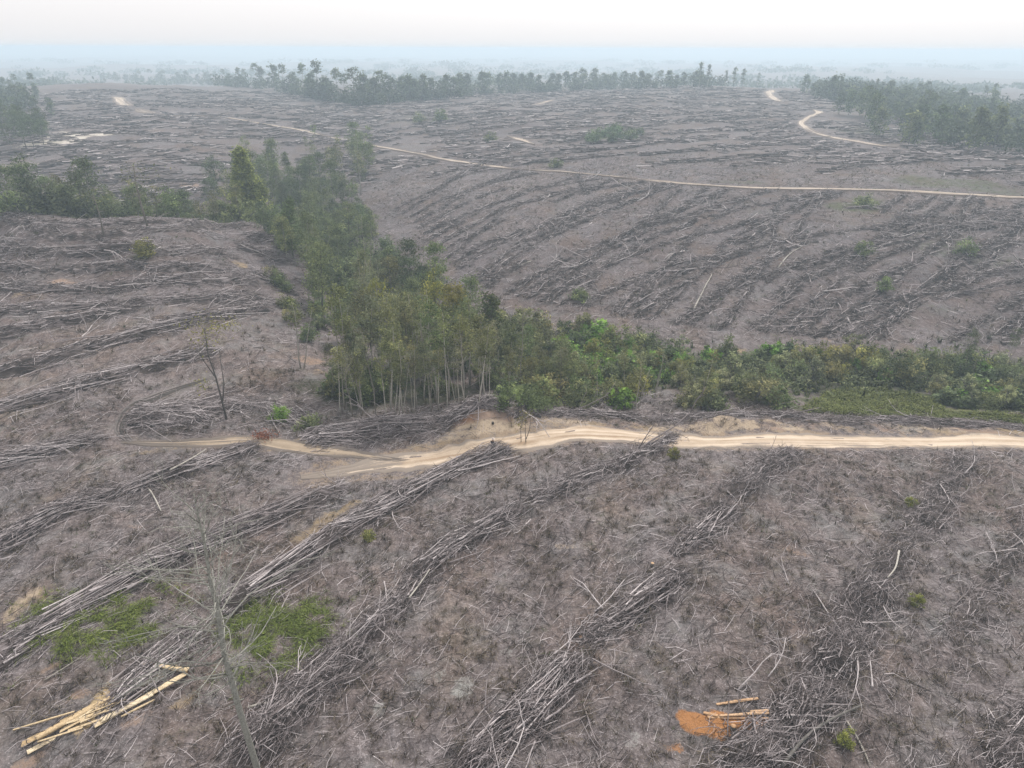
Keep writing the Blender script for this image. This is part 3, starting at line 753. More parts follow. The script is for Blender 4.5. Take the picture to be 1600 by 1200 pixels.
MIDL = [
 ([(205,655),(250,650),(300,648),(340,652)], 'jumbled heap of bleached sticks inside the loop of the muddy track', 3.6, 1.2, 40, (2.5, 5), 1500, 8, dict(align=.6)),
 ([(330,640),(375,632),(430,640),(490,662)], 'low scattered heap of pale limbs around the foot of the lone bare tree', 2.2, .7, 22, (3, 6), 900, 6, dict(align=.4)),
 ([(480,688),(520,680),(560,674),(620,668),(690,660)], 'wide pile of purple grey logs along the foot of the pale trunks', 2.6, 1.2, 75, (4, 9), 1800, 6, dict(align=.2)),
 ([(690,660),(720,645),(750,630),(790,634)], 'slanting brush on the crest of the bare earth cut', 1.4, .9, 26, (3, 6), 700, 5, dict(align=.25)),
 ([(800,650),(850,644),(920,648),(1000,654)], 'thin brown brush strip between the green bushes and the bare earth', 1.4, .5, 10, (2, 5), 900, 5, dict(tint=(1.8, 2.2))),
 ([(1010,656),(1080,652),(1180,650),(1280,655)], 'grey brush strip along the top of the pale road bank', 1.5, .5, 12, (2, 5), 1100, 5, dict(tint=(1.8, 2.2))),
 ([(1290,655),(1380,656),(1480,662),(1600,668)], 'brown brush strip between the green marsh and the road', 1.5, .5, 10, (2, 5), 1300, 5, dict(tint=(1.8, 2.2))),
]
for px, lb, w, h, npol, pl, ntw, nl, kw in MIDL:
    windrow('brush_windrow', path(px, .6), lb, 'brush along the far side of the road', w, h, npol, pl, n_twigs=ntw, n_limbs=nl, seed=k_, tr=.026, tlen=(.8, 3), **kw); k_ += 1

LEFT = [
 ([(-50,652),(0,640),(60,622),(130,605),(200,585),(270,566),(335,545)], 'lowest long pale windrow on the left hill, ending near the lone bare tree', 40),
 ([(-50,598),(0,586),(70,566),(140,546),(210,528),(280,508),(320,492)], 'second windrow up the left hill, curved, with bright pole tips at its end', 34),
 ([(-40,538),(20,520),(80,505),(150,495),(200,480)], 'third windrow up the left hill at the border', 16),
 ([(210,520),(280,505),(350,495),(420,480)], 'short dark windrow behind the yellow topped lone tree', 14),
 ([(-40,492),(30,486),(110,482),(190,473)], 'windrow with a straight pale pole line halfway up the left hill', 16),
 ([(200,478),(260,470),(330,470),(400,462)], 'brown windrow below the upper edge of the left hill', 12),
 ([(-40,455),(40,452),(120,456),(190,450)], 'dark brown windrow beside the tan soil spot on the left hill', 12),
 ([(170,452),(240,440),(310,440),(400,442)], 'windrow crossing the middle of the upper left hill', 12),
 ([(-40,428),(60,425),(140,420),(230,416)], 'dark windrow in the upper part of the left hill at the border', 10),
 ([(230,424),(300,420),(375,424)], 'short dark windrow at the right edge of the upper left hill', 10),
 ([(-40,402),(60,398),(160,392),(240,384)], 'windrow near the crest of the left hill, below a yellow green shrub', 10),
 ([(240,398),(310,392),(370,402)], 'short windrow close to the crest where the track climbs', 8),
 ([(-40,380),(80,372),(180,366),(280,360),(350,358)], 'thin windrow just under the crest of the left hill', 12),
 ([(385,368),(420,376),(452,384)], 'small windrow on the shoulder of the left hill beside the conical trees', 5),
 ([(372,384),(410,396),(445,412)], 'small windrow on the shoulder of the left hill below the crest track', 6),
 ([(400,425),(430,440),(465,462)], 'small windrow on the right flank of the left hill', 6),
 ([(330,470),(380,468),(430,474)], 'thin windrow on the right part of the left hill', 6),
 ([(-40,360),(60,354),(160,352),(260,348),(400,352)], 'topmost windrow lying along the crest of the left hill', 12),
]
for px, lb, npol in LEFT:
    p = path(px, 1.0)
    windrow('brush_windrow', p, lb, 'windrows on the left hill', 2.0, 1.0, npol, (4, 8), (.05, .09), n_twigs=int(18 * len(p)) + 250, n_limbs=4, seed=k_, tr=.035, tlen=(1, 3.6), tint=(1.5, 1.9), segs=1); k_ += 1

def ordinal(n):
    return '%d%s' % (n, 'th' if 10 < n % 100 < 14 else {1: 'st', 2: 'nd', 3: 'rd'}.get(n % 10, 'th'))
# rows on the slope beyond the stream: each climbs from the bushes to the hill road
bx_ = [(612,330),(640,352),(664,380),(690,410),(716,436),(752,455),(800,470),(850,480),(905,490),(965,500),(1025,508),(1090,518),(1160,526),(1235,530),(1310,532),(1390,536),(1475,540),(1560,545),(1600,515),(1600,470),(1600,425),(1600,385)]
_b = [bx_[0]]
for a_, b_ in zip(bx_[:-1], bx_[1:]):
    if a_[0] < 1590:
        _b += [(a_[0] * (1 - f_) + b_[0] * f_, a_[1] * (1 - f_) + b_[1] * f_) for f_ in (.33, .67)]
    _b.append(b_)
bx_ = _b
for i, q in enumerate(bx_):
    a = at(*q)[:2]; az = 27 + 18 * smooth(650, 1500, q[0]) + (6 if q[0] < 700 else 0)
    pts = [a]; tt = 0; az_ = R(float(az))
    rng = np.random.default_rng(300 + i)
    hr = np.vstack([PATHS[3][1], PATHS[4][1]])
    while tt < 110:
        az_ += rng.normal(0, .045) + .006
        nx = pts[-1] + 2.0 * np.array([math.sin(az_), math.cos(az_)])
        pts.append(nx); tt += 2
        d = np.hypot(*(hr - nx).T).min()
        if d < 4 or (zt(nx[0], nx[1]) > 5.5) or abs(nx[0] / nx[1]) > .78: break
    p = np.array(pts)
    # broken into two or three heaps with gaps between
    cuts = [0]; k = 0
    while k < len(p) - 1:
        k = min(len(p) - 1, k + rng.integers(9, 18)); cuts.append(k)
    for part_, (a_, b_) in enumerate(zip(cuts[:-1], cuts[1:])):
        seg = p[a_ + 1:b_ + 1]
        if len(seg) < 4 or rng.random() < .10: continue
        big = rng.uniform(.5, 1.0)
        green = rng.random() < (.45 if q[0] > 1250 else .1)
        windrow('brush_windrow', resample(seg, 1.0), '%s heap of the %s brush row from the left on the slope beyond the stream' % (('lowest', 'second', 'third', 'fourth', 'fifth', 'sixth', 'seventh', 'eighth', 'ninth', 'tenth')[part_], ordinal(i + 1)),
                'windrows on the slope beyond the stream', 1.3 * big, 1.05 * big, int(rng.integers(1, 5)), (3, 7), (.05, .09), n_twigs=int(16 * 2 * len(seg) * big) + 24, n_limbs=2, seed=k_, tr=.045, tlen=(1, 3.8), tint=(1.15, 1.9), spread=.5, segs=1); k_ += 1

# far rows: streaks of brush that run into one another across the hazy slopes
acc = Acc(); rng = np.random.default_rng(77)
def far_rows(px0, px1, D0, D1, az, gap, seed):
    global acc
    rng = np.random.default_rng(seed)
    th0, th1 = (math.atan((p - 800) / FPX / math.cos(PITCH * .8)) for p in (px0, px1))
    D = D0
    while D < D1:
        th = th0 + rng.uniform(0, .02)
        while th < th1:
            L = rng.uniform(8, 45); c = np.array([math.sin(th), math.cos(th)]) * (D + rng.normal(0, gap * .35)); a = R(az + rng.normal(0, 7))
            n = int(L / 1.6); t = np.linspace(-L / 2, L / 2, n)
            x = c[0] + math.sin(a) * t + rng.normal(0, .6, n); y = c[1] + math.cos(a) * t + rng.normal(0, .6, n)
            k = (_interp(ROADD, x, y) > 3) & (_interp(SD, x, y) > 12)
            x, y = x[k], y[k]; n = len(x)
            if n:
                rep = 3; X = np.repeat(x, rep) + rng.normal(0, 1, n * rep); Y = np.repeat(y, rep) + rng.normal(0, 1, n * rep); m = n * rep
                aa = a + rng.normal(0, .6, m); l = rng.uniform(1, 3.2, m); z = zt(X, Y) + rng.uniform(0, 1.0, m)
                P0 = np.column_stack([X - np.sin(aa) * l, Y - np.cos(aa) * l, z]); P1 = np.column_stack([X + np.sin(aa) * l, Y + np.cos(aa) * l, z + rng.normal(0, .3, m)])
                r = rng.uniform(.10, .28, m); sticks(acc, P0, P1, r, r * .5, np.clip(rng.beta(1.3, 2.2, m), 0, 1), bend=.1, rng=rng, segs=1)
            th += (L + rng.uniform(4, 16)) * abs(math.sin(R(az) - th)) / D + .004
        D += gap * rng.uniform(.7, 1.3)
far_rows(-40, 420, 205, 330, 62, 6.5, 1)
far_rows(560, 1640, 262, 420, 74, 7, 2)
far_rows(-40, 560, 330, 640, 76, 9, 3)
far_rows(560, 1250, 420, 640, 82, 10, 4)
tag(link('far_brush_rows', acc.mesh('far_brush_rows', M_BRUSH)), kind='stuff')
# ------------------------------------------------------------------ trees
def trunk_path(rng, h, lean=.05, n=7, wob=.12):
    z = np.linspace(0, h, n); xy = np.cumsum(rng.normal(0, wob, (n, 2)), 0); xy -= xy[0]
    xy += np.outer(z, rng.normal(0, lean, 2))
    return np.column_stack([xy, z])

def tree_mesh(seed, h, r0, crown, stems=1, limbs=7, bark=M_BARK, dead=False):
    """crown: dict with z0 (fraction of height where leaves start), rad(t), clumps, per, size"""
    rng = np.random.default_rng(seed); tk, cr = Acc(), Acc(); tips = []
    for s in range(stems):
        hh = h * (1 if s == 0 else rng.uniform(.75, .98))
        p = trunk_path(rng, hh, crown.get('lean', .03) * (1 if s == 0 else 3)); p[:, :2] += rng.normal(0, .12 * (s > 0), 2); p[0, 2] = -.5
        tube(tk, p, np.linspace(r0 * (1 if s == 0 else .7), r0 * .22, len(p)), 6, np.clip(rng.normal(.6, .18), 0, 1))
        for k in range(limbs if s == 0 else limbs // 2):
            t = rng.uniform(max(.3, crown['z0'] - .05), .95); q = np.array([np.interp(t * hh, p[:, 2], p[:, j]) for j in range(3)])
            a = rng.uniform(0, 6.28); L = crown['rad'](t) * rng.uniform(.6, 1.05) + .2; up = rng.uniform(.2, .9)
            e = q + np.array([math.cos(a) * L, math.sin(a) * L, L * up]); m = (q + e) / 2 + rng.normal(0, .1 * L, 3)
            tube(tk, [q, m, e], [r0 * .35 * (1.1 - t * .6), r0 * .2, r0 * .07], 4, np.clip(rng.normal(.5, .2), 0, 1)); tips.append(e)
            if dead:
                for j in range(4):
                    f = rng.uniform(.35, 1); b0 = q + (e - q) * f; e2 = b0 + rng.normal(0, .35 * L, 3) + [0, 0, .2 * L]
                    tube(tk, [b0, (b0 + e2) / 2 + rng.normal(0, .05 * L, 3), e2], [r0 * .12, r0 * .07, r0 * .03], 3, np.clip(rng.normal(.6, .2), 0, 1))
    if crown['clumps']:
        nC = crown['clumps']; t = crown['z0'] + (1 - crown['z0']) * rng.random(nC) ** crown.get('pow', .8); a = rng.uniform(0, 6.28, nC)
        rr = np.array([crown['rad'](v) for v in t]) * np.sqrt(rng.random(nC)) * (.65 + .7 * vnoise(a * 1.3, t * 6, seed))
        ax = np.array([[np.interp(v * h, p[:, 2], p[:, j]) for j in (0, 1)] for v in t]) if stems == 1 else np.zeros((nC, 2))
        CC = np.column_stack([ax[:, 0] + np.cos(a) * rr, ax[:, 1] + np.sin(a) * rr, t * h])
        per = crown['per']; cs = crown.get('csize', .75) * rng.uniform(.6, 1.35, nC)
        C = np.repeat(CC, per, 0) + rng.normal(0, 1, (nC * per, 3)) * np.repeat(cs, per)[:, None] * [.55, .55, .38]
        tint = np.repeat(np.clip(rng.normal(.45, .17, nC), .02, 1), per) + rng.normal(0, .10, nC * per)
        leaves(cr, C, crown['size'] * rng.uniform(.6, 1.35, nC * per), tint, rng)
    return tk.mesh('trunk', bark, True), (cr.mesh('crown', M_LEAF) if crown['clumps'] else None)

dome = lambda R_, z0: (lambda t: R_ * math.sqrt(max(0.03, 1 - ((t - (z0 + 1) / 2) / ((1 - z0) / 2 * 1.04)) ** 2)))
cone = lambda R_, z0: (lambda t: R_ * max(.05, (1 - (t - z0) / (1 - z0))) ** .85)
V_SLENDER = [tree_mesh(100 + k, 12.5 + k % 3, .12, dict(z0=.40 + .05 * (k % 3), rad=dome(1.5 + .25 * (k % 2), .42), clumps=34, per=34, size=.17, csize=.8, lean=.04), stems=1 + (k % 3 == 2), limbs=9) for k in range(6)]
V_THIN = [tree_mesh(120 + k, 12 + k, .115, dict(z0=.62, rad=dome(1.2, .62), clumps=15, per=30, size=.16, csize=.7, lean=.05), stems=1 + k % 2, limbs=6) for k in range(3)]
V_BROAD = [tree_mesh(130 + k, 9.5 + k, .15, dict(z0=.28, rad=dome(2.6 + .3 * (k % 2), .26), clumps=60, per=40, size=.19, csize=.95), limbs=9, bark=M_DBARK) for k in range(5)]
V_CONE = [tree_mesh(140 + k, 15, .2, dict(z0=.16, rad=cone(3.0 + .3 * k, .14), clumps=130, per=42, size=.17, csize=.8, pow=1.3), limbs=12, bark=M_DBARK) for k in range(2)]
V_BIGCONE = [tree_mesh(148, 21, .35, dict(z0=.06, rad=lambda t: 7.0 * max(.03, (1 - t) / .96) ** 1.1, clumps=360, per=56, size=.28, csize=1.0, pow=1.15), limbs=22, bark=M_DBARK)]
V_COLUMN = [tree_mesh(145 + k, 12, .14, dict(z0=.25, rad=dome(1.35, .2), clumps=70, per=42, size=.17, csize=.65), limbs=6, bark=M_DBARK) for k in range(2)]
V_DEAD = [tree_mesh(150 + k, 11, .12, dict(z0=.45, rad=dome(1.9, .4), clumps=0), limbs=14, dead=True) for k in range(3)]
V_FAR = ([tree_mesh(160 + k, 14, .2, dict(z0=.14, rad=dome(3.4, .08), clumps=42, per=22, size=.55, csize=1.4), limbs=4, bark=M_DBARK) for k in range(4)]
         + [tree_mesh(170 + k, 17, .2, dict(z0=.70, rad=dome(3.2, .66), clumps=20, per=18, size=.50, csize=1.2, lean=.04), limbs=5, bark=M_DBARK) for k in range(4)])
V_FARCOL = [tree_mesh(180 + k, 15, .2, dict(z0=.2, rad=dome(1.8, .15), clumps=26, per=14, size=.50, csize=1.1), limbs=3, bark=M_DBARK) for k in range(2)]

def bush_mesh(seed, h, r, clumps, per, size, stems=5):
    rng = np.random.default_rng(seed); st, fo = Acc(), Acc()
    for k in range(stems):
        a = rng.uniform(0, 6.28); L = r * rng.uniform(.3, .8)
        e = np.array([math.cos(a) * L, math.sin(a) * L, h * rng.uniform(.5, .85)])
        tube(st, [[0, 0, -.3], e * .5 + [0, 0, h * .1], e], [.06, .045, .015], 4, rng.uniform(.2, .8))
    n = clumps; d = rng.normal(0, 1, (n, 3)); d[:, 2] = np.abs(d[:, 2]); d = unit(d) * (rng.random((n, 1)) ** .4)
    d *= (.6 + .8 * vnoise(d[:, 0:1] * 2 + 9, d[:, 1:2] * 2 + d[:, 2:3], seed))
    CC = d * [r, r, h * .8] + [0, 0, h * .12]
    cs = .55 * rng.uniform(.6, 1.3, n) * r / 2
    C = np.repeat(CC, per, 0) + rng.normal(0, 1, (n * per, 3)) * np.repeat(cs, per)[:, None] * [.6, .6, .45]; C[:, 2] = np.maximum(C[:, 2], .05)
    tint = np.repeat(np.clip(rng.normal(.47, .2, n), .02, 1), per) + rng.normal(0, .1, n * per)
    leaves(fo, C, size * rng.uniform(.6, 1.4, n * per), tint, rng)
    return st.mesh('stem', M_DBARK, True), fo.mesh('foliage', M_LEAF)
V_BUSH = [bush_mesh(200 + k, 2.6 + .5 * (k % 3), 1.9 + .25 * (k % 2), 38, 36, .16) for k in range(6)]
V_BIGLEAF = [bush_mesh(210 + k, 2.6, 1.9, 34, 22, .30) for k in range(3)]
V_REED = [bush_mesh(220 + k, 4.2, 1.3, 30, 34, .15, 9) for k in range(3)]

def plant(kind, mesh2, loc, label, cat, group, sc=1.0, tint=(1, 1, 1), parts=('trunk', 'crown')):
    root = thing(kind, (loc[0], loc[1], loc[2]), label, cat, group, random.uniform(0, 6.28), sc)
    for me, nm in zip(mesh2, parts):
        if me is None: continue
        o = link(nm, me, root); o.color = (*tint, 1)
    return root

def in_poly(x, y, poly):
    c = False; j = len(poly) - 1
    for i in range(len(poly)):
        if (poly[i][1] > y) != (poly[j][1] > y) and x < (poly[j][0] - poly[i][0]) * (y - poly[i][1]) / (poly[j][1] - poly[i][1]) + poly[i][0]: c = not c
        j = i
    return c
def sample(poly, n, rnd, mind=1.2):
    xs = [p[0] for p in poly]; ys = [p[1] for p in poly]; out = []; tries = 0
    while len(out) < n and tries < n * 60:
        tries += 1; x = rnd.uniform(min(xs), max(xs)); y = rnd.uniform(min(ys), max(ys))
        if in_poly(x, y, poly):
            p = at(x, y)
            if all((p[0] - o[0]) ** 2 + (p[1] - o[1]) ** 2 > mind ** 2 for o in out): out.append(p)
    return out

rnd = random.Random(5)
def polar(px, D):
    th = math.atan((px - 800) / (FPX * math.cos(PITCH) + 250 * math.sin(PITCH)))
    x, y = D * math.sin(th), D * math.cos(th); return np.array([x, y, float(zt(x, y))])
TINTS = {'olive': (1.25, 1.15, .9), 'dark': (.66, .76, .68), 'grey': (1.3, 1.25, 1.3), 'yellow': (1.35, 1.25, .66), 'bright': (.95, 1.5, .52), 'mid': (1.0, 1.1, .88), 'bluish': (.8, 1.0, .95)}
def jit(t):
    k = rnd.uniform(.95, 1.45); return tuple(v * k * rnd.uniform(.94, 1.06) for v in t)

# trees that can be told apart
ONE = [
 (V_BIGCONE, 0, (397, 352), 1.05, (1.9, 1.95, 1.2), 'conifer_tree', 'tall pale green cone-shaped tree standing above the stream wood', 'tree'),
 (V_CONE, 1, (458, 402), (1.0, 1.0, 1.1), (.95, 1.2, .8), 'conifer_tree', 'smaller narrow cone-shaped tree in front of the tall pale green one', 'tree'),
 (V_CONE, 0, (500, 440), (.75, .75, .8), (.95, 1.25, .75), 'conifer_tree', 'small pointed green tree, third of the cone-shaped trees, nearest to the road', 'tree'),
 (V_COLUMN, 0, (770, 590), (1.1, 1.1, 1.02), (.62, .68, .42), 'column_tree', 'dense dark olive column-shaped tree at the right end of the pale trunk stand', 'tree'),
 (V_DEAD, 0, (675, 610), (1.0, 1.0, 1.3), (1, 1, 1), 'dead_tree', 'leafless silvery grey tree rising in the middle of the pale trunk stand', 'tree'),
 (V_DEAD, 1, (596, 585), (.5, .5, 1.2), (1, 1, 1), 'dead_tree', 'thin straight leafless trunk below a yellow green crown', 'tree'),
 (V_DEAD, 2, (812, 610), (.7, .7, 1.1), (1, 1, 1), 'dead_tree', 'slim bare tree beside the dark column-shaped tree', 'tree'),
 (V_BROAD, 0, (600, 560), (.8, .8, 1.25), (1.9, 1.75, .75), 'broadleaf_tree', 'yellow green crowned tree topping the left of the pale trunk stand', 'tree'),
 (V_BROAD, 1, (715, 575), (.9, .9, 1.2), (1.6, 1.3, .6), 'broadleaf_tree', 'mustard yellow crowned tree right of the silvery leafless one', 'tree'),
 (V_BROAD, 2, (685, 560), (.7, .7, 1.25), (1.9, 1.75, .8), 'broadleaf_tree', 'light lime crowned tree just behind the silvery leafless one', 'tree'),
 (V_THIN, 1, (470, 575), (1.0, 1.0, .75), (1.0, 1.05, .7), 'slender_tree', 'sparse small green tree alone on the hillside by the pink bare spot', 'tree'),
]
def by_top(q, top, D, h, wide=1.0):
    """Foot of a tree at distance D in the column of pixel q, and the scale that lifts its tip to row `top`."""
    p = polar(q[0], D) if D else at(*q)
    v = ray(q[0], top); k = math.hypot(p[0], p[1]) / math.hypot(v[0], v[1]); s = (CAM_H + v[2] * k - p[2]) / h
    return p, (s * wide, s * wide, s)
for vs_, k, q, sc, ti, nm, lb, cat in ONE:
    p = at(*q)
    if nm == 'conifer_tree':
        top, D, h, wd = {397: (230, 182, 21, 1.2), 458: (306, 0, 15, 1.2), 500: (372, 0, 15, 1.1)}[q[0]]
        p, sc = by_top(q, top, D, h, wd)
    plant(nm, vs_[k % len(vs_)], p, lb, cat, None, sc, ti)

def many(poly, n, choices, kind, label, group, scale, mind=1.3, parts=('trunk', 'crown'), cat='tree', pts=None):
    for p in (pts if pts is not None else sample(poly, n, rnd, mind)):
        vs_, ti, lb = rnd.choices(choices, [c[3] for c in choices])[0][:3]
        plant(kind, rnd.choice(vs_), p, lb or label, cat, group, (lambda s: (s * rnd.uniform(.85, 1.15), s * rnd.uniform(.85, 1.15), s * rnd.uniform(.88, 1.15)))(rnd.uniform(*scale)), jit(TINTS[ti]), parts)
many([(520,625),(520,600),(640,580),(760,580),(810,612),(700,622),(620,630)], 24, [(V_BUSH, 'dark', 'dark low bush under the pale trunk stand', 3), (V_BUSH, 'mid', 'green low bush under the pale trunk stand', 2), (V_REED, 'olive', 'feathery olive bush under the pale trunk stand', 1)], 'understory_bush', '', 'bushes under the pale trunk stand', (.6, 1.1), 1.0, ('stem', 'foliage'), 'bush')
G1 = 'slender trees behind the log pile'
many([(540,655),(560,645),(620,648),(700,636),(760,624),(765,632),(700,648),(620,660)], 16, [(V_THIN, 'olive', 'pale trunk with high thin crown right at the log pile', 2), (V_THIN, 'grey', 'pale trunk with grey green tuft right at the log pile', 2), (V_DEAD, 'olive', 'bare pale trunk right at the log pile', 1.2)], 'slender_tree', '', G1, (.55, .85), .8)
many([(505,640),(515,600),(620,575),(740,575),(830,600),(820,628),(760,625),(700,645),(620,658),(545,655)], 50,
     [(V_SLENDER, 'olive', 'slender pale trunked tree with olive crown behind the log pile', 3), (V_SLENDER, 'grey', 'slender tree with grey green crown behind the log pile', 3), (V_SLENDER, 'mid', 'slender tree with mid green crown behind the log pile', 2), (V_THIN, 'olive', 'thin pale trunk with a small high crown behind the log pile', 2), (V_DEAD, 'olive', 'thin bare stem without leaves behind the log pile', 1.2)],
     'slender_tree', '', G1, (.48, .95), 1.0)
many([(765,600),(770,560),(860,560),(920,600),(900,625),(820,622)], 16, [(V_SLENDER, 'olive', 'slender olive tree between the pale trunk stand and the bushes', 2), (V_SLENDER, 'grey', 'slender grey green tree between the pale trunk stand and the bushes', 2), (V_BROAD, 'mid', 'rounded green tree between the pale trunk stand and the bushes', 1)], 'slender_tree', '', 'trees between the pale trunk stand and the bushes', (.38, .62), 1.3)
many([(560,575),(490,480),(425,410),(415,362),(560,335),(630,420),(680,470),(750,530),(740,580)], 54,
     [(V_BROAD, 'mid', 'rounded mid green tree in the wood along the stream', 3), (V_BROAD, 'dark', 'rounded dark green tree in the wood along the stream', 3), (V_SLENDER, 'mid', 'slender green tree in the wood along the stream', 2), (V_BROAD, 'olive', 'rounded olive tree in the wood along the stream', 2), (V_SLENDER, 'grey', 'slender grey green tree in the wood along the stream', 1), (V_BROAD, 'bluish', 'blue green tree in the wood along the stream', 1)],
     'stream_tree', '', 'trees of the wood along the stream', (.62, .95), 1.8)
many([(330,345),(420,350),(570,335),(615,285),(560,245),(480,240),(410,270),(340,300)], 58,
     [(V_BROAD, 'mid', 'rounded mid green tree at the upper end of the stream wood', 3), (V_BROAD, 'dark', 'rounded dark tree at the upper end of the stream wood', 3), (V_COLUMN, 'dark', 'narrow dark tree at the upper end of the stream wood', 1), (V_SLENDER, 'grey', 'grey green slender tree at the upper end of the stream wood', 2), (V_THIN, 'mid', 'tall thin stemmed tree at the upper end of the stream wood', 1)],
     'stream_tree', '', 'trees at the upper end of the stream wood', (.72, 1.1), 2.2)
many(None, 0, [(V_BROAD, 'mid', 'green tree half hidden behind the crest of the left hill', 3), (V_BROAD, 'dark', 'dark tree half hidden behind the crest of the left hill', 2), (V_SLENDER, 'olive', 'slender olive tree half hidden behind the crest of the left hill', 2), (V_DEAD, 'mid', 'pale bare trunk behind the crest of the left hill', .8)],
     'valley_tree', '', 'trees behind the crest of the left hill', (.7, 1.02), pts=[polar(rnd.uniform(-40, 380), rnd.uniform(172, 200)) for _ in range(58)])
many(None, 0, [(V_BUSH, 'dark', 'dark bush in the hollow behind the left hill', 1), (V_BUSH, 'mid', 'green bush in the hollow behind the left hill', 1)], 'valley_bush', '', 'bushes in the hollow behind the left hill', (1.5, 2.4), pts=[polar(rnd.uniform(-40, 390), rnd.uniform(172, 192)) for _ in range(34)], parts=('stem', 'foliage'), cat='bush')

many([(530,520),(450,400),(420,350),(560,320),(640,420),(690,480),(640,540)], 44, [(V_BUSH, 'dark', 'dark bush filling the wood along the stream', 2), (V_BUSH, 'mid', 'green bush filling the wood along the stream', 2), (V_BUSH, 'olive', 'olive bush filling the wood along the stream', 1)], 'stream_bush', '', 'bushes inside the wood along the stream', (1.1, 1.9), 2.0, ('stem', 'foliage'), 'bush')
# stream-side bushes, palms of foliage
GB = 'bushes along the stream below the slope'
CH = [(V_BUSH, 'mid', 'rounded mid green bush beside the stream', 3), (V_BUSH, 'dark', 'dark green bush beside the stream', 2), (V_BUSH, 'olive', 'olive bush beside the stream', 3), (V_REED, 'grey', 'tall feathery grey green bush beside the stream', 2), (V_BUSH, 'yellow', 'yellow green bush beside the stream', .5), (V_BIGLEAF, 'dark', 'broad leaved dark bush beside the stream', 1), (V_BIGLEAF, 'bright', 'vivid green broad leaved bush beside the stream', 1.2)]
many([(840,640),(820,570),(870,520),(960,520),(1090,560),(1230,560),(1340,555),(1640,575),(1640,645),(1500,632),(1420,606),(1270,606),(1220,645),(1000,645)], 125, CH, 'stream_bush', '', GB, (.75, 1.25), 1.0, ('stem', 'foliage'), 'bush')
many([(860,585),(850,545),(930,535),(1010,560),(1080,580),(1050,605),(930,600)], 26, [(V_BIGLEAF, 'bright', 'vivid green broad leaved bush beside the stream', 3), (V_BUSH, 'bright', 'vivid green small leaved bush beside the stream', 2)], 'stream_bush', '', GB, (.7, 1.1), .9, ('stem', 'foliage'), 'bush')
many([(1180,575),(1190,550),(1330,555),(1420,600),(1380,612)], 14, [(V_BIGLEAF, 'bright', 'vivid green broad leaved bush beside the stream', 1), (V_BUSH, 'yellow', 'yellow green bush beside the stream', 2)], 'stream_bush', '', GB, (.6, 1.0), .9, ('stem', 'foliage'), 'bush')
many([(850,630),(900,600),(1100,600),(1100,640),(900,640)], 7, [(V_SLENDER, 'olive', 'small slender tree among the stream bushes', 1), (V_THIN, 'olive', 'small thin stemmed tree among the stream bushes', 1)], 'slender_tree', '', 'small trees among the stream bushes', (.38, .55), 2)
many([(1400,600),(1480,560),(1600,570),(1600,620)], 5, [(V_DEAD, 'olive', 'bare branched small tree among the bushes past the marsh', 1), (V_SLENDER, 'dark', 'small dark slender tree among the bushes past the marsh', 1)], 'slender_tree', '', 'small trees past the marsh', (.38, .55), 2)
many([(430,430),(420,470),(470,520),(520,590),(560,590),(530,500),(480,440)], 14, [(V_BUSH, 'olive', 'olive bush at the left edge of the stream wood', 2), (V_BUSH, 'mid', 'green bush at the left edge of the stream wood', 2), (V_REED, 'grey', 'feathery grey bush at the left edge of the stream wood', 1)], 'stream_bush', '', 'bushes at the left edge of the stream wood', (.6, 1.1), 1.5, ('stem', 'foliage'), 'bush')

many([(760,540),(790,500),(850,520),(880,545),(830,570)], 8, [(V_BUSH, 'olive', 'large olive bush right of the pale trunk stand', 2), (V_BUSH, 'grey', 'large grey green bush right of the pale trunk stand', 1), (V_BROAD, 'mid', 'low green tree right of the pale trunk stand', .01)], 'stream_bush', '', 'large bushes right of the pale trunk stand', (1.1, 1.7), 1.6, ('stem', 'foliage'), 'bush')
many([(1450,615),(1640,620),(1640,646),(1490,640)], 26, CH, 'stream_bush', '', GB, (.6, 1.0), 1.0, ('stem', 'foliage'), 'bush')
many([(762,638),(765,605),(840,600),(870,640)], 12, [(V_BUSH, 'mid', 'low green bush between the trunk stand and the road bank', 2), (V_BUSH, 'olive', 'low olive bush between the trunk stand and the road bank', 1)], 'stream_bush', '', 'bushes between the trunk stand and the road bank', (.7, 1.1), 1.0, ('stem', 'foliage'), 'bush')
# far trees
many([(-30,172),(0,128),(60,140),(95,160),(100,182),(0,190)], 22, [(V_FAR, 'dark', 'hazy dark tree in the grove at the far left', 1)], 'far_tree', '', 'trees of the grove at the far left', (.48, .72), 4)
many([(-30,236),(0,205),(50,212),(75,222),(66,238)], 13, [(V_BROAD, 'dark', 'dark green tree in the clump left of the pale sand patch', 1)], 'far_tree', '', 'trees left of the pale sand patch', (.9, 1.4), 3)
rim = [(205,128),(330,132),(420,140),(500,156),(560,166),(640,158),(760,148),(900,141),(1000,139),(1108,136)]
def rim_y(x): return float(np.interp(x, [r[0] for r in rim], [r[1] for r in rim]))
for i in range(64):
    x = 215 + (1105 - 215) * (i + rnd.random() * .8) / 64; p = at(x, rim_y(x) - rnd.uniform(0, 2))
    um = rnd.random() < (.42 if x < 640 else .08)
    plant('far_tree', rnd.choice(V_FAR[4:] if um else V_FAR[:4]), p, 'tall far tree with flat open crown in the hazy tree line' if um else 'rounded far tree in the hazy tree line on the ridge', 'tree', 'trees of the far tree line', rnd.uniform(.8, 1.15) * (1.2 if 380 < x < 640 else 1) * (.8 if x > 1000 else 1), jit(TINTS['dark']))
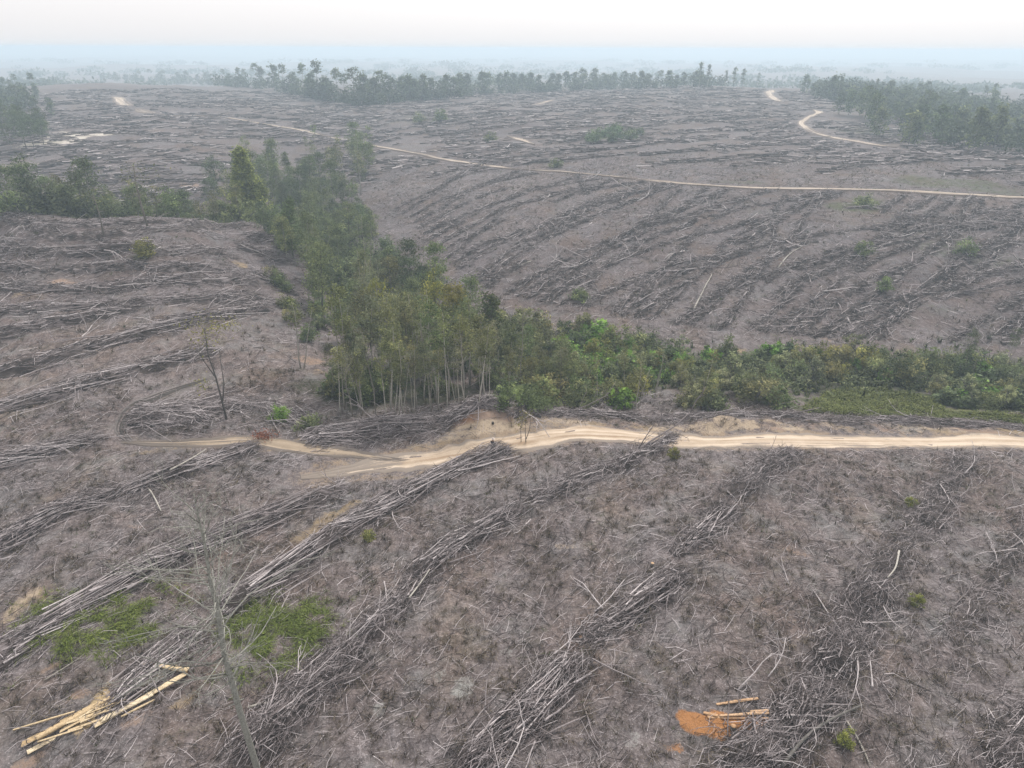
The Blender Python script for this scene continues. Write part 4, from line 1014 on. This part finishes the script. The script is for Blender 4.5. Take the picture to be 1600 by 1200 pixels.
for x, y, s in [(1132,136,.8),(1146,138,1.0),(1160,137,.9),(1172,136,.6),(1184,137,.85),(1212,134,.8),(1221,134,.8),(1092,138,1.2),(1105,138,1.1),(35,126,.9),(85,127,.6),(250,124,.7)]:
    plant('far_tree', rnd.choice(V_FARCOL), at(x, y), 'narrow upright far tree standing apart on the skyline', 'tree', 'upright trees apart on the skyline', s, jit(TINTS['dark']))
many([(1300,200),(1310,172),(1240,150),(1260,136),(1500,150),(1640,170),(1640,246),(1500,242),(1420,230)], 76, [(V_FAR[:4], 'dark', 'dark rounded tree of the hazy wood beyond the winding road', 4), (V_FAR[:4], 'mid', 'lighter rounded tree of the hazy wood beyond the winding road', 2), (V_FARCOL, 'dark', 'narrow tree of the hazy wood beyond the winding road', 1)], 'far_tree', '', 'trees of the wood beyond the winding road', (.6, 1.0), 4)
many([(905,216),(960,205),(1020,208),(1015,220),(930,226)], 12, [(V_BUSH, 'bluish', 'dark bush in the clump on the middle slope', 1)], 'far_bush', '', 'bushes in the clump on the middle slope', (1.0, 1.7), 2.5, ('stem', 'foliage'), 'bush')
for q, s, lb in [((765, 222), 1.6, 'single dark bush on the middle slope by the short track'), ((690, 190), 2.0, 'wide dull bush on the hazy middle slope'), ((655, 192), 1.7, 'second dull bush on the hazy middle slope'), ((870, 262), 1.2, 'grey bush near the hill road bend'), ((228, 398), 1.1, 'yellow green shrub alone on the crest of the left hill'), ((1350, 322), 1.3, 'green shrub near the hill road on the right slope'),
                 ((482, 668), .8, 'grey green round bush at the end of the log pile'), ((440, 655), .6, 'small bright green shrub by the scattered limbs'), ((1345, 400), 1.0, 'dark shrub halfway up the right slope'), ((1505, 398), 1.1, 'green shrub in a row high on the right slope'), ((1380, 455), .9, 'dull green shrub in the middle of the right slope'), ((905, 470), 1.0, 'grey shrub just above the stream wood'),
                 ((1432, 945), .33, 'small bright green sprout by the white forked branch'), ((1420, 790), .30, 'small dark green sprout below the road at right'), ((1318, 1165), .34, 'small green sprout beside the thick pale limbs'), ((578, 842), .36, 'low green sprout beside the longest windrow'), ((1052, 715), .4, 'green sprout at the windrow end by the road')]:
    plant('shrub', rnd.choice(V_BUSH), at(*q), lb, 'shrub', None, s, jit(TINTS['yellow' if 'yellow' in lb or 'sprout' in lb else 'bright' if 'bright' in lb else 'mid']), ('stem', 'foliage'))

# woods too far off to count: one mass behind the counted trees
acc = Acc(); rng = np.random.default_rng(88)
def mass(pts, s0, s1):
    for p in pts:
        s = rng.uniform(s0, s1); n = 64; d = unit(rng.normal(0, 1, (n, 3))) * rng.random((n, 1)) ** .4
        C = d * [4.2 * s, 4.2 * s, 5.6 * s] + [p[0], p[1], p[2] + 6.0 * s]
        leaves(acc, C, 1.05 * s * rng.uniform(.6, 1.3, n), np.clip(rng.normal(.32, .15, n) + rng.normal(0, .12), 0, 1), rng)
for i in range(260):
    x = rng.uniform(205, 1110); q = polar(x, 1); p = at(x, rim_y(x) - 1.0); D = math.hypot(p[0], p[1]) + rng.uniform(3, 60)
    mass([polar(x, D)], .7, 1.15 if x < 1000 else .9)
for i in range(300):
    x = rng.uniform(205, 1112); p = at(x, rim_y(x) - rng.uniform(-1, 1)); p[2] -= 2.5; mass([p], .6, .95)
for i in range(760):
    x = rng.uniform(1240, 1680); D = rng.uniform(315, 640) if x > 1440 else rng.uniform(365, 660) if x > 1390 else rng.uniform(430, 700) if x > 1320 else rng.uniform(520, 720)
    mass([polar(x, D)], .6, 1.05)
for i in range(110):
    mass([polar(rng.uniform(-60, 95), rng.uniform(480, 640))], .5, .9)
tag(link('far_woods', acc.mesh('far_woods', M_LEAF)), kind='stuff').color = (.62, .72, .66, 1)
acc = Acc()
for i in range(1100):
    x = rng.uniform(-120, 1720); D = 900 * (4.2 ** rng.random()); p = polar(x, D)
    if fbm(p[0] / 260, p[1] / 140, 3, 61) < .47: continue
    s = rng.uniform(1.0, 2.2) * (D / 1200) ** .5; n = 46; d = unit(rng.normal(0, 1, (n, 3))) * rng.random((n, 1)) ** .4
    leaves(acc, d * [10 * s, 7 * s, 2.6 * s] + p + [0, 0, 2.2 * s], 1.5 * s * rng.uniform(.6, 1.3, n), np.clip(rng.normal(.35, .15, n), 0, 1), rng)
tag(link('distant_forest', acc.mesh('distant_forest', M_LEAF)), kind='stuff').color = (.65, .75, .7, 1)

# ground cover: weeds under the stream wood, marsh grass, ferny grass in front
def along_stream(rng):
    n = 7000; k = rng.integers(0, len(STREAM), n); p = STREAM[k] + rng.normal(0, 4.6, (n, 2)); return p[:, 0], p[:, 1]
tufts('undergrowth', along_stream, 0, 0, 1.0, 6, 71, M_LEAF, (.85, .92, .7), lambda x, y, r: _interp(ROADD, x, y) > 3, .13, .8)
def in_pixels(poly, n, soft=.2):
    def f(rng):
        c = np.array([at(*q)[:2] for q in poly]); lo, hi = c.min(0), c.max(0)
        P = rng.uniform(lo, hi, (n * 3, 2)); k = np.array([in_poly(a, b_, [tuple(v) for v in c]) for a, b_ in P]); P = P[k][:n]
        P = P + rng.normal(0, soft, P.shape) * rng.random((len(P), 1)); return P[:, 0], P[:, 1]
    return f
tufts('marsh_grass', in_pixels([(1250,645),(1290,612),(1380,608),(1460,625),(1480,645),(1600,650),(1600,664),(1400,652)], 4600), 0, 0, .45, 5, 72, M_GRASS, (1.15, 1.02, .85), None, .07, .7)
fp = lambda x, y, r: fbm(x / 1.1, y / 1.1, 3, 62) + r.normal(0, .07, len(x)) > .52
tufts('ferny_grass', in_pixels([(8,978),(60,945),(160,925),(262,922),(272,955),(245,990),(185,1015),(110,1030),(65,1008)], 1700, 1.5), 0, 0, .46, 14, 73, M_GRASS, (1.5, 1.42, 1.1), fp, .020, 1.35)
tufts('ferny_grass', in_pixels([(345,960),(400,945),(450,930),(500,955),(505,985),(480,1020),(430,1050),(375,1045),(360,1000)], 1700, 1.5), 0, 0, .42, 14, 74, M_GRASS, (1.4, 1.36, 1.12), fp, .018, 1.35)
# ------------------------------------------------------------------ the bare dead tree close to the camera
def dead_tree_near():
    rng = np.random.default_rng(401)
    b0 = at(408, 1235); D = math.hypot(b0[0], b0[1])
    def lift(px, py):
        v = ray(px, py); k = D / math.hypot(v[0], v[1]); return v * k + [0, 0, CAM_H] - b0
    pts = np.array([[0, 0, -.4], lift(403, 1200), lift(374, 1110), lift(352, 1020), lift(337, 950), lift(328, 905), lift(317, 850), lift(309, 800), lift(303, 772)])
    pts[1:-1, :2] += rng.normal(0, .05, (7, 2))
    root = thing('dead_tree', b0, 'tall bare grey dead tree with thin spreading branches, close by at lower left', 'tree')
    tk = Acc(); tube(tk, pts, [.21, .19, .17, .15, .12, .10, .075, .045, .02], 9, .42)
    # knobs of broken limbs
    for k in range(14):
        t = rng.uniform(.25, .7); q = np.array([np.interp(t, np.linspace(0, 1, len(pts)), pts[:, j]) for j in range(3)]); a = rng.uniform(0, 6.28)
        e = q + np.array([math.cos(a), math.sin(a), .3]) * rng.uniform(.3, .8); tube(tk, [q, (q + e) / 2, e], [.05, .035, .02], 5, .5)
    link('trunk', tk.mesh('trunk', M_NEARBARK, True), root)
    H = pts[-1, 2]; zz = pts[:, 2]
    def grow(acc, p, d, L, r, lev):
        n = 5; P = [p]
        for k in range(n):
            d = unit((d + rng.normal(0, .12, 3) + [0, 0, .05])[None])[0]; P.append(P[-1] + d * L / n)
        tube(acc, np.array(P), np.linspace(r, max(r * .3, .004), n + 1), 4 if lev else 5, np.clip(rng.normal(.5, .15), 0, 1))
        if lev < 2:
            for k in range(6 if lev == 0 else 3):
                i = rng.integers(1, n + 1); a = rng.normal(0, .6, 3)
                grow(acc, P[i], unit((d + a)[None])[0], L * rng.uniform(.25, .5), r * .45, lev + 1)
    for k in range(44):
        t = .42 + .56 * (k + rng.random()) / 44; z = t * H
        q = np.array([np.interp(z, zz, pts[:, j]) for j in range(3)]); a = rng.uniform(0, 6.28)
        L = (4.6 if .45 < t < .8 else 3.4) * rng.uniform(.55, 1.1) * (1.15 - .5 * max(0, t - .75) / .25); up = rng.uniform(-.05, .75) + (t > .8) * .6
        acc = Acc(); grow(acc, q, unit(np.array([math.cos(a), math.sin(a), up])[None])[0], L, .060 * (1.2 - t * .6), 0)
        link('branch', acc.mesh('branch', M_NEARBARK, True), root)
M_NEARBARK = wood_mat('grey_lichen_bark', [(0, (.14, .135, .115)), (.5, (.31, .305, .265)), (1, (.46, .45, .40))])
dead_tree_near()

# ------------------------------------------------------------------ cut wood lying loose
def box_mesh(name, seed, mat):
    rng = np.random.default_rng(seed); acc = Acc(); x = np.linspace(-.5, .5, 5); V = []
    for k, xx in enumerate(x):
        j = rng.normal(0, .07, (4, 2)); V.append(np.column_stack([np.full(4, xx) + rng.normal(0, .006, 4), np.array([-.5, .5, .5, -.5]) + j[:, 0], np.array([-.5, -.5, .5, .5]) + j[:, 1]]))
    V = np.concatenate(V); q = [(g * 4 + k, g * 4 + (k + 1) % 4, g * 4 + 4 + (k + 1) % 4, g * 4 + 4 + k) for g in range(4) for k in range(4)] + [(3, 2, 1, 0), (16, 17, 18, 19)]
    acc.add(V, q, None, .5); return acc.mesh(name, mat)
def board(name, me, a, b_, w, t, z0, z1, label, cat, group=None):
    A, B = at(*a), at(*b_); A[2] += z0; B[2] += z1
    d = Vector(B) - Vector(A); o = link(name, me)
    o.matrix_world = Matrix.Translation((Vector(A) + Vector(B)) / 2) @ d.to_track_quat('X', 'Z').to_matrix().to_4x4() @ Matrix.Diagonal((d.length, w, t, 1))
    return tag(o, label, cat, group, 'thing')
BF = [box_mesh('split_slab', 501 + k, M_FRESH) for k in range(3)]; BS = [box_mesh('sawn_plank', 511 + k, M_SAWN) for k in range(3)]
GF = 'fresh yellow split wood at the lower left'
for k, (nm, a, b_, w, t, z0, z1, lb) in enumerate([
    ('split_slab', (36, 1166), (232, 1066), .40, .12, .16, .18, 'longest yellow split slab, topmost along the left edge of the yellow heap'),
    ('split_slab', (44, 1178), (215, 1086), .36, .11, .14, .16, 'yellow split slab along the lower edge of the yellow heap'),
    ('split_slab', (60, 1160), (175, 1096), .3, .18, .38, .36, 'yellow split slab lying on top of the two long slabs'),
    ('split_slab', (150, 1112), (255, 1058), .32, .16, .2, .2, 'short yellow slab at the upper end of the yellow heap'),
    ('split_slab', (22, 1144), (118, 1117), .10, .08, .2, .3, 'thin yellow stick pointing left out of the yellow heap'),
    ('split_slab', (148, 1138), (294, 1056), .33, .11, .16, .3, 'long yellow plank right of the heap, meeting another at a sharp corner'),
    ('split_slab', (160, 1131), (240, 1090), .34, .14, .30, .34, 'narrow yellow slab beside the long yellow plank'),
    ('split_slab', (190, 1122), (242, 1096), .12, .10, .12, .14, 'thin yellow lath along the lower side of the long yellow plank'),
    ('split_slab', (225, 1043), (296, 1054), .32, .2, .35, .45, 'tan plank lying across, its end touching the long yellow plank')]):
    board(nm, BF[k % 3], a, b_, w, t, z0, z1, lb, 'split wood', GF)
for k in range(18):
    a_ = (random.uniform(50, 170), 0); x0 = a_[0]; y0 = 1172 - (x0 - 40) * .52 + random.uniform(-14, 14)
    board('split_slab', BF[k % 3], (x0, y0), (x0 + random.uniform(35, 75), y0 - random.uniform(18, 40)), random.uniform(.06, .2), .05, random.uniform(.1, .4), random.uniform(.1, .42), 'thin pale splinter lying loose on the yellow split wood heap', 'split wood', GF)
GS = 'sawn planks by the orange soil'
for k, (a, b_, w, t, z0, z1, lb) in enumerate([
    ((1119, 1102), (1184, 1094), .16, .10, .08, .16, 'single sawn plank lying apart above the orange soil'),
    ((1099, 1115), (1121, 1120), .18, .10, .08, .10, 'short stubby plank at the left end of the planks on the orange soil'),
    ((1106, 1122), (1202, 1124), .17, .10, .07, .08, 'long sawn plank along the lower side of the planks on the orange soil'),
    ((1124, 1120), (1201, 1117), .15, .09, .10, .18, 'long sawn plank along the upper side of the planks on the orange soil'),
    ((1172, 1115), (1200, 1113), .16, .10, .16, .18, 'short plank at the right end of the planks on the orange soil')]):
    board('sawn_plank', BS[k % 3], a, b_, w, t, z0, z1, lb, 'plank', GS)
def log(name, pts, r, label, me=None, lift_=.12, tint=.6, mat=None):
    P = np.array([at(*q) for q in pts]); P[:, 2] += lift_; s = np.linspace(0, 1, len(P)); u = np.linspace(0, 1, 9)
    P = np.column_stack([np.interp(u, s, P[:, j]) for j in range(3)])
    for _ in range(2): P[1:-1] = (P[:-2] + 2 * P[1:-1] + P[2:]) / 4
    P[:, 2] = np.maximum(P[:, 2], zt(P[:, 0], P[:, 1]) + r * .7)
    acc = Acc(); b0 = P[4].copy(); tube(acc, P - b0, np.linspace(r, r * .5, 9), 7, tint)
    o = link(name, acc.mesh(name, mat or M_BARK, True)); o.location = b0
    return tag(o, label, 'log' if name == 'log' else 'branch', None, 'thing')
log('log', [(1168, 1200), (1178, 1128)], .10, 'straight grey log leaning down from the planks on the orange soil', tint=.5)
log('log', [(1181, 1206), (1204, 1163)], .14, 'thick pale log stub below the planks on the orange soil', tint=.95, lift_=.3)
log('log', [(1220, 1206), (1258, 1153), (1312, 1124), (1345, 1110)], .12, 'thickest bent brown limb, rising right of the orange soil', tint=.5, lift_=.5, mat=M_DBARK)
log('log', [(1322, 1128), (1345, 1165), (1360, 1200)], .08, 'pale limb running down right of the thickest bent brown limb', tint=.7)
log('log', [(388, 1107), (426, 1098)], .10, 'white barkless log beside the trunk of the bare dead tree', tint=1.0, mat=M_BARK)
log('branch', [(70, 1065), (110, 1040), (165, 1003)], .06, 'long curved grey branch below the left green grass patch', tint=.6)
log('branch', [(226, 758), (240, 775), (252, 800)], .10, 'white crooked branch hanging off the windrow below the track loop', tint=1.0, mat=M_BARK)
log('branch', [(1403, 868), (1398, 895), (1385, 910)], .09, 'white forked branch lying on the dark twig row at right', tint=1.0, mat=M_BARK, lift_=.5)
log('branch', [(268, 745), (300, 728), (324, 712)], .10, 'pale pole sticking up out of the windrow below the track loop', tint=.95, lift_=.8)
log('branch', [(640, 945), (655, 925), (672, 900)], .07, 'pale straight branch over the small loose twig heap', tint=.9, lift_=.7)
log('branch', [(788, 425), (830, 409)], .22, 'pale fallen trunk alone above the stream wood on the far slope', tint=.8)
log('branch', [(1083, 486), (1095, 462), (1112, 430)], .18, 'pale fallen trunk low on the slope beyond the stream', tint=.85)
log('branch', [(1215, 420), (1232, 398), (1256, 384)], .16, 'curved pale trunk halfway up the slope beyond the stream', tint=.85)
# felled top across the edge of the road
o = place_along(LIMBS[2], 'felled_top', at(965, 722) + [0, 0, .5], at(1056, 672) + [0, 0, .9], 8, None); tag(o, 'pale felled treetop stretching its twigs over the edge of the road', 'branch')
# stumps with fresh cut ends
for k, (q, s, lb) in enumerate([((1019, 884), .17, 'yellow topped stump beside the long bent poles'), ((907, 999), .17, 'yellow cut stump at the lower end of the long bent poles'), ((1145, 1139), .2, 'small pale cut block on the lower edge of the orange soil'), ((770, 662), .15, 'dark charred stump on the bare earth cut')]):
    p = at(*q); root = thing('tree_stump', p, lb, 'stump', None, random.uniform(0, 6))
    a = Acc(); tube(a, [[0, 0, -.2], [0, 0, .1], [.02, .01, s * 1.5]], [s * 1.15, s, s * .9], 9, .05 if k == 3 else .4); link('bark', a.mesh('bark', M_DBARK, True), root)
    a = Acc(); tube(a, [[.02, .01, s * 1.5], [.02, .01, s * 1.5 + .02]], [s * .86, s * .84], 9, .5); link('cut_face', a.mesh('cut_face', M_DBARK if k == 3 else M_SAWN), root)

# ------------------------------------------------------------------ lone trees and saplings
def lone(name, q, label, pts, rads, twigs, leafspots, tint, mat=M_DBARK, leafsize=.16):
    rng = np.random.default_rng(len(label)); p = at(*q); root = thing(name, p, label, 'tree'); tk, cr = Acc(), Acc()
    for P, r in zip(pts, rads):
        P = np.array(P, float); tube(tk, P, np.linspace(r, r * .3, len(P)), 6, .25)
        for k in range(twigs):
            t = rng.uniform(.4, 1); s = np.linspace(0, 1, len(P)); b0 = np.array([np.interp(t, s, P[:, j]) for j in range(3)]); L = P[-1][2] * rng.uniform(.08, .2)
            e = b0 + unit(rng.normal(0, 1, (1, 3)) + [0, 0, .5])[0] * L; tube(tk, [b0, (b0 + e) / 2 + rng.normal(0, .08, 3), e], [r * .25, r * .14, r * .05], 4, .4)
    if 'above the track loop' in label: root.scale = (.85, .85, .9)
    link('trunk', tk.mesh('trunk', mat, True), root)
    for c_, rad, n in leafspots:
        C = np.array(c_) + rng.normal(0, 1, (n, 3)) * np.array(rad) * .5; leaves(cr, C, leafsize * rng.uniform(.6, 1.3, n), np.clip(rng.normal(.5, .2, n), 0, 1), rng)
    o = link('crown', cr.mesh('crown', M_LEAF), root); o.color = (*tint, 1)
lone('lone_tree', (354, 655), 'lone sparse tree with forked dark trunk and yellow green top, above the track loop',
     [[(0, 0, -.3), (-.2, 0, 3), (-.5, .1, 6), (-.9, 0, 9), (-.7, 0, 12.5)], [(-.1, 0, 2.5), (.5, 0, 5), (.6, .1, 9.5)], [(-.4, 0, 5.8), (-1.8, .2, 8.2), (-2.2, .2, 9.4)]], [.15, .10, .08], 22,
     [((.2, 0, 13), (3.6, 2.5, 1.2), 220), ((2.2, 0, 12.3), (2, 2, .9), 80), ((-1.2, 0, 11.2), (2, 2, 1.4), 110), ((-2.2, 0, 5.2), (1.2, 1.2, 1.2), 70)], (1.5, 1.3, .7))
lone('sapling', (822, 692), 'thin several stemmed sapling with few olive leaves at the near edge of the road',
     [[(0, 0, -.2), (-.1, 0, 1.2), (-.15, 0, 3.4)], [(0, 0, .5), (.35, 0, 1.6), (.5, .05, 3.3)], [(-.55, 0, -.1), (-.6, 0, 1.5), (-.55, 0, 2.4)]], [.06, .05, .045], 6,
     [((0, 0, 3.4), (.9, .9, .5), 60), ((-.9, 0, 2.2), (.9, .9, .5), 50), ((-.4, 0, 2.8), (.9, .9, .6), 40)], (1.3, 1.05, .6), leafsize=.11)
lone('lone_tree', (232, 358), 'pale crooked trunk with sparse leaves on the crest of the left hill', [[(0, 0, -.3), (-.4, 0, 4), (-.6, 0, 8), (-.3, 0, 11)]], [.22], 14, [((-.3, 0, 9.5), (4, 3, 2.4), 160)], (.9, .9, .8), M_BARK, .24)
lone('lone_tree', (163, 372), 'thin pale trunk with thin crown left on the crest of the left hill', [[(0, 0, -.3), (.1, 0, 4), (-.2, 0, 7.5)]], [.16], 10, [((-.2, 0, 7), (3, 2.4, 2), 110)], (1, 1, .8), M_BARK, .22)
# rust red dead shrub beside the track
p = at(413, 686); root = thing('dead_shrub', p, 'rust red dead shrub at the upper edge of the narrow track', 'shrub'); a = Acc(); rng = np.random.default_rng(9)
leaves(a, rng.normal(0, 1, (260, 3)) * [.65, .5, .3] + [0, 0, .45], .13, np.clip(rng.normal(.5, .2, 260), 0, 1), rng)
M_RUST = leaf_mat('rust_leaves', [(0, (.10, .035, .02)), (.6, (.24, .085, .045)), (1, (.36, .15, .08))]); link('foliage', a.mesh('foliage', M_RUST), root)

# ------------------------------------------------------------------ person crouching at the end of the windrow
def person(q):
    p = at(*q); root = thing('person', p, 'person in dark clothes crouching at the end of the long windrow by the road', 'person', None, R(-20)); root.scale = (1.12,) * 3
    J = {'pel': (0, 0, .30, .125), 'wai': (0, .06, .45, .11), 'che': (0, .14, .64, .125), 'nec': (0, .19, .78, .05), 'hea': (0, .22, .90, .085), 'top': (0, .22, .99, .07),
         'shl': (-.16, .14, .71, .06), 'ell': (-.24, .30, .52, .045), 'wrl': (-.14, .45, .44, .032), 'hal': (-.11, .52, .42, .035), 'shr': (.16, .14, .71, .06), 'elr': (.24, .30, .52, .045), 'wrr': (.14, .45, .44, .032), 'har': (.11, .52, .42, .035),
         'hil': (-.10, .02, .28, .095), 'knl': (-.17, .36, .46, .065), 'anl': (-.14, .18, .08, .045), 'tol': (-.15, .36, .04, .04), 'hir': (.10, .02, .28, .095), 'knr': (.17, .36, .46, .065), 'anr': (.14, .18, .08, .045), 'tor': (.15, .36, .04, .04)}
    E = [('pel', 'wai'), ('wai', 'che'), ('che', 'nec'), ('nec', 'hea'), ('hea', 'top'), ('che', 'shl'), ('shl', 'ell'), ('ell', 'wrl'), ('wrl', 'hal'), ('che', 'shr'), ('shr', 'elr'), ('elr', 'wrr'), ('wrr', 'har'),
         ('pel', 'hil'), ('hil', 'knl'), ('knl', 'anl'), ('anl', 'tol'), ('pel', 'hir'), ('hir', 'knr'), ('knr', 'anr'), ('anr', 'tor')]
    def skinned(name, keys, grow_, mat):
        ks = [k for k in J if k in keys]; me = bpy.data.meshes.new(name)
        me.from_pydata([J[k][:3] for k in ks], [(ks.index(a), ks.index(b_)) for a, b_ in E if a in ks and b_ in ks], [])
        o = link(name, me, root); m = o.modifiers.new('skin', 'SKIN')
        for k, v in zip(ks, me.skin_vertices[0].data): v.radius = (J[k][3] * grow_,) * 2
        me.skin_vertices[0].data[0].use_root = True
        o.modifiers.new('smooth', 'SUBSURF').levels = 1; o.modifiers['smooth'].render_levels = 2; me.materials.append(mat)
    def flat(n, c):
        m, nt, b = new_mat(n, .85); nz = noise(nt, 20, 2); nt.links.new(ramp(nt, nz, [(.3, tuple(x * .8 for x in c)), (.7, c)]), b.inputs['Base Color']); return m
    skinned('body', set(J), 1.0, flat('skin', (.30, .17, .11)))
    skinned('shirt', {'wai', 'che', 'shl', 'ell', 'shr', 'elr'}, 1.22, flat('dark_shirt', (.018, .020, .028)))
    skinned('trousers', {'pel', 'hil', 'knl', 'anl', 'hir', 'knr', 'anr'}, 1.2, flat('black_trousers', (.012, .012, .014)))
    a = Acc(); th = np.linspace(0, 2 * math.pi, 12, endpoint=False)       # pale brimmed hat
    for k, (r, z) in enumerate([(.19, .985), (.12, 1.0), (.11, 1.07), (.03, 1.10)]): a.add(np.column_stack([r * np.cos(th), r * np.sin(th) + .22, np.full(12, z)]), None, None, .5)
    q_ = [(g * 12 + k, g * 12 + (k + 1) % 12, g * 12 + 12 + (k + 1) % 12, g * 12 + 12 + k) for g in range(3) for k in range(12)]; V, _, _, c_ = a.arrays()
    link('hat', mesh_from('hat', V, np.array(q_), np.zeros((0, 3), int), flat('pale_hat', (.60, .50, .44)), c_), root)
person((769, 701))
# ------------------------------------------------------------------ the air: closed box of thin pale haze round everything
ZB = float(GZ.min()) - 1.0
HZ_TOP = CAM_H + 4.0
X_ = 11500.0; Y0, Y1 = -400.0, 12300.0
hv = np.array([(sx, sy, sz) for sz in (ZB, HZ_TOP) for sy in (Y0, Y1) for sx in (-X_, X_)], float)
hq = np.array([(0, 2, 3, 1), (4, 5, 7, 6), (0, 1, 5, 4), (2, 6, 7, 3), (0, 4, 6, 2), (1, 3, 7, 5)])
m_haze = bpy.data.materials.new('haze'); m_haze.use_nodes = True
hn = m_haze.node_tree
for n in list(hn.nodes): hn.nodes.remove(n)
ho = hn.nodes.new('ShaderNodeOutputMaterial'); hp = hn.nodes.new('ShaderNodeVolumePrincipled')
hp.inputs['Color'].default_value = (.71, .86, .965, 1)
hp.inputs['Density'].default_value = 0.00068
hp.inputs['Anisotropy'].default_value = 0.2
hn.links.new(hp.outputs[0], ho.inputs['Volume'])
haze = link('haze', mesh_from('haze', hv, hq, np.zeros((0, 3), int), m_haze))
tag(haze, kind='stuff')

# things of one look get their place in the row as the last word of their label
same = {}
for o in scene.objects:
    if o.parent is None and o.get('label') and o.get('category'):
        same.setdefault(o['label'], []).append(o)
CI = cam.matrix_world.inverted()
def column(o):
    q = CI @ o.location; return q.x / -q.z
for lb, os_ in same.items():
    if len(os_) > 1:
        for k, o in enumerate(sorted(os_, key=column)):
            o['label'] = lb + ', ' + ('leftmost' if k == 0 else 'rightmost' if k == len(os_) - 1 else ordinal(k + 1) + ' from left')
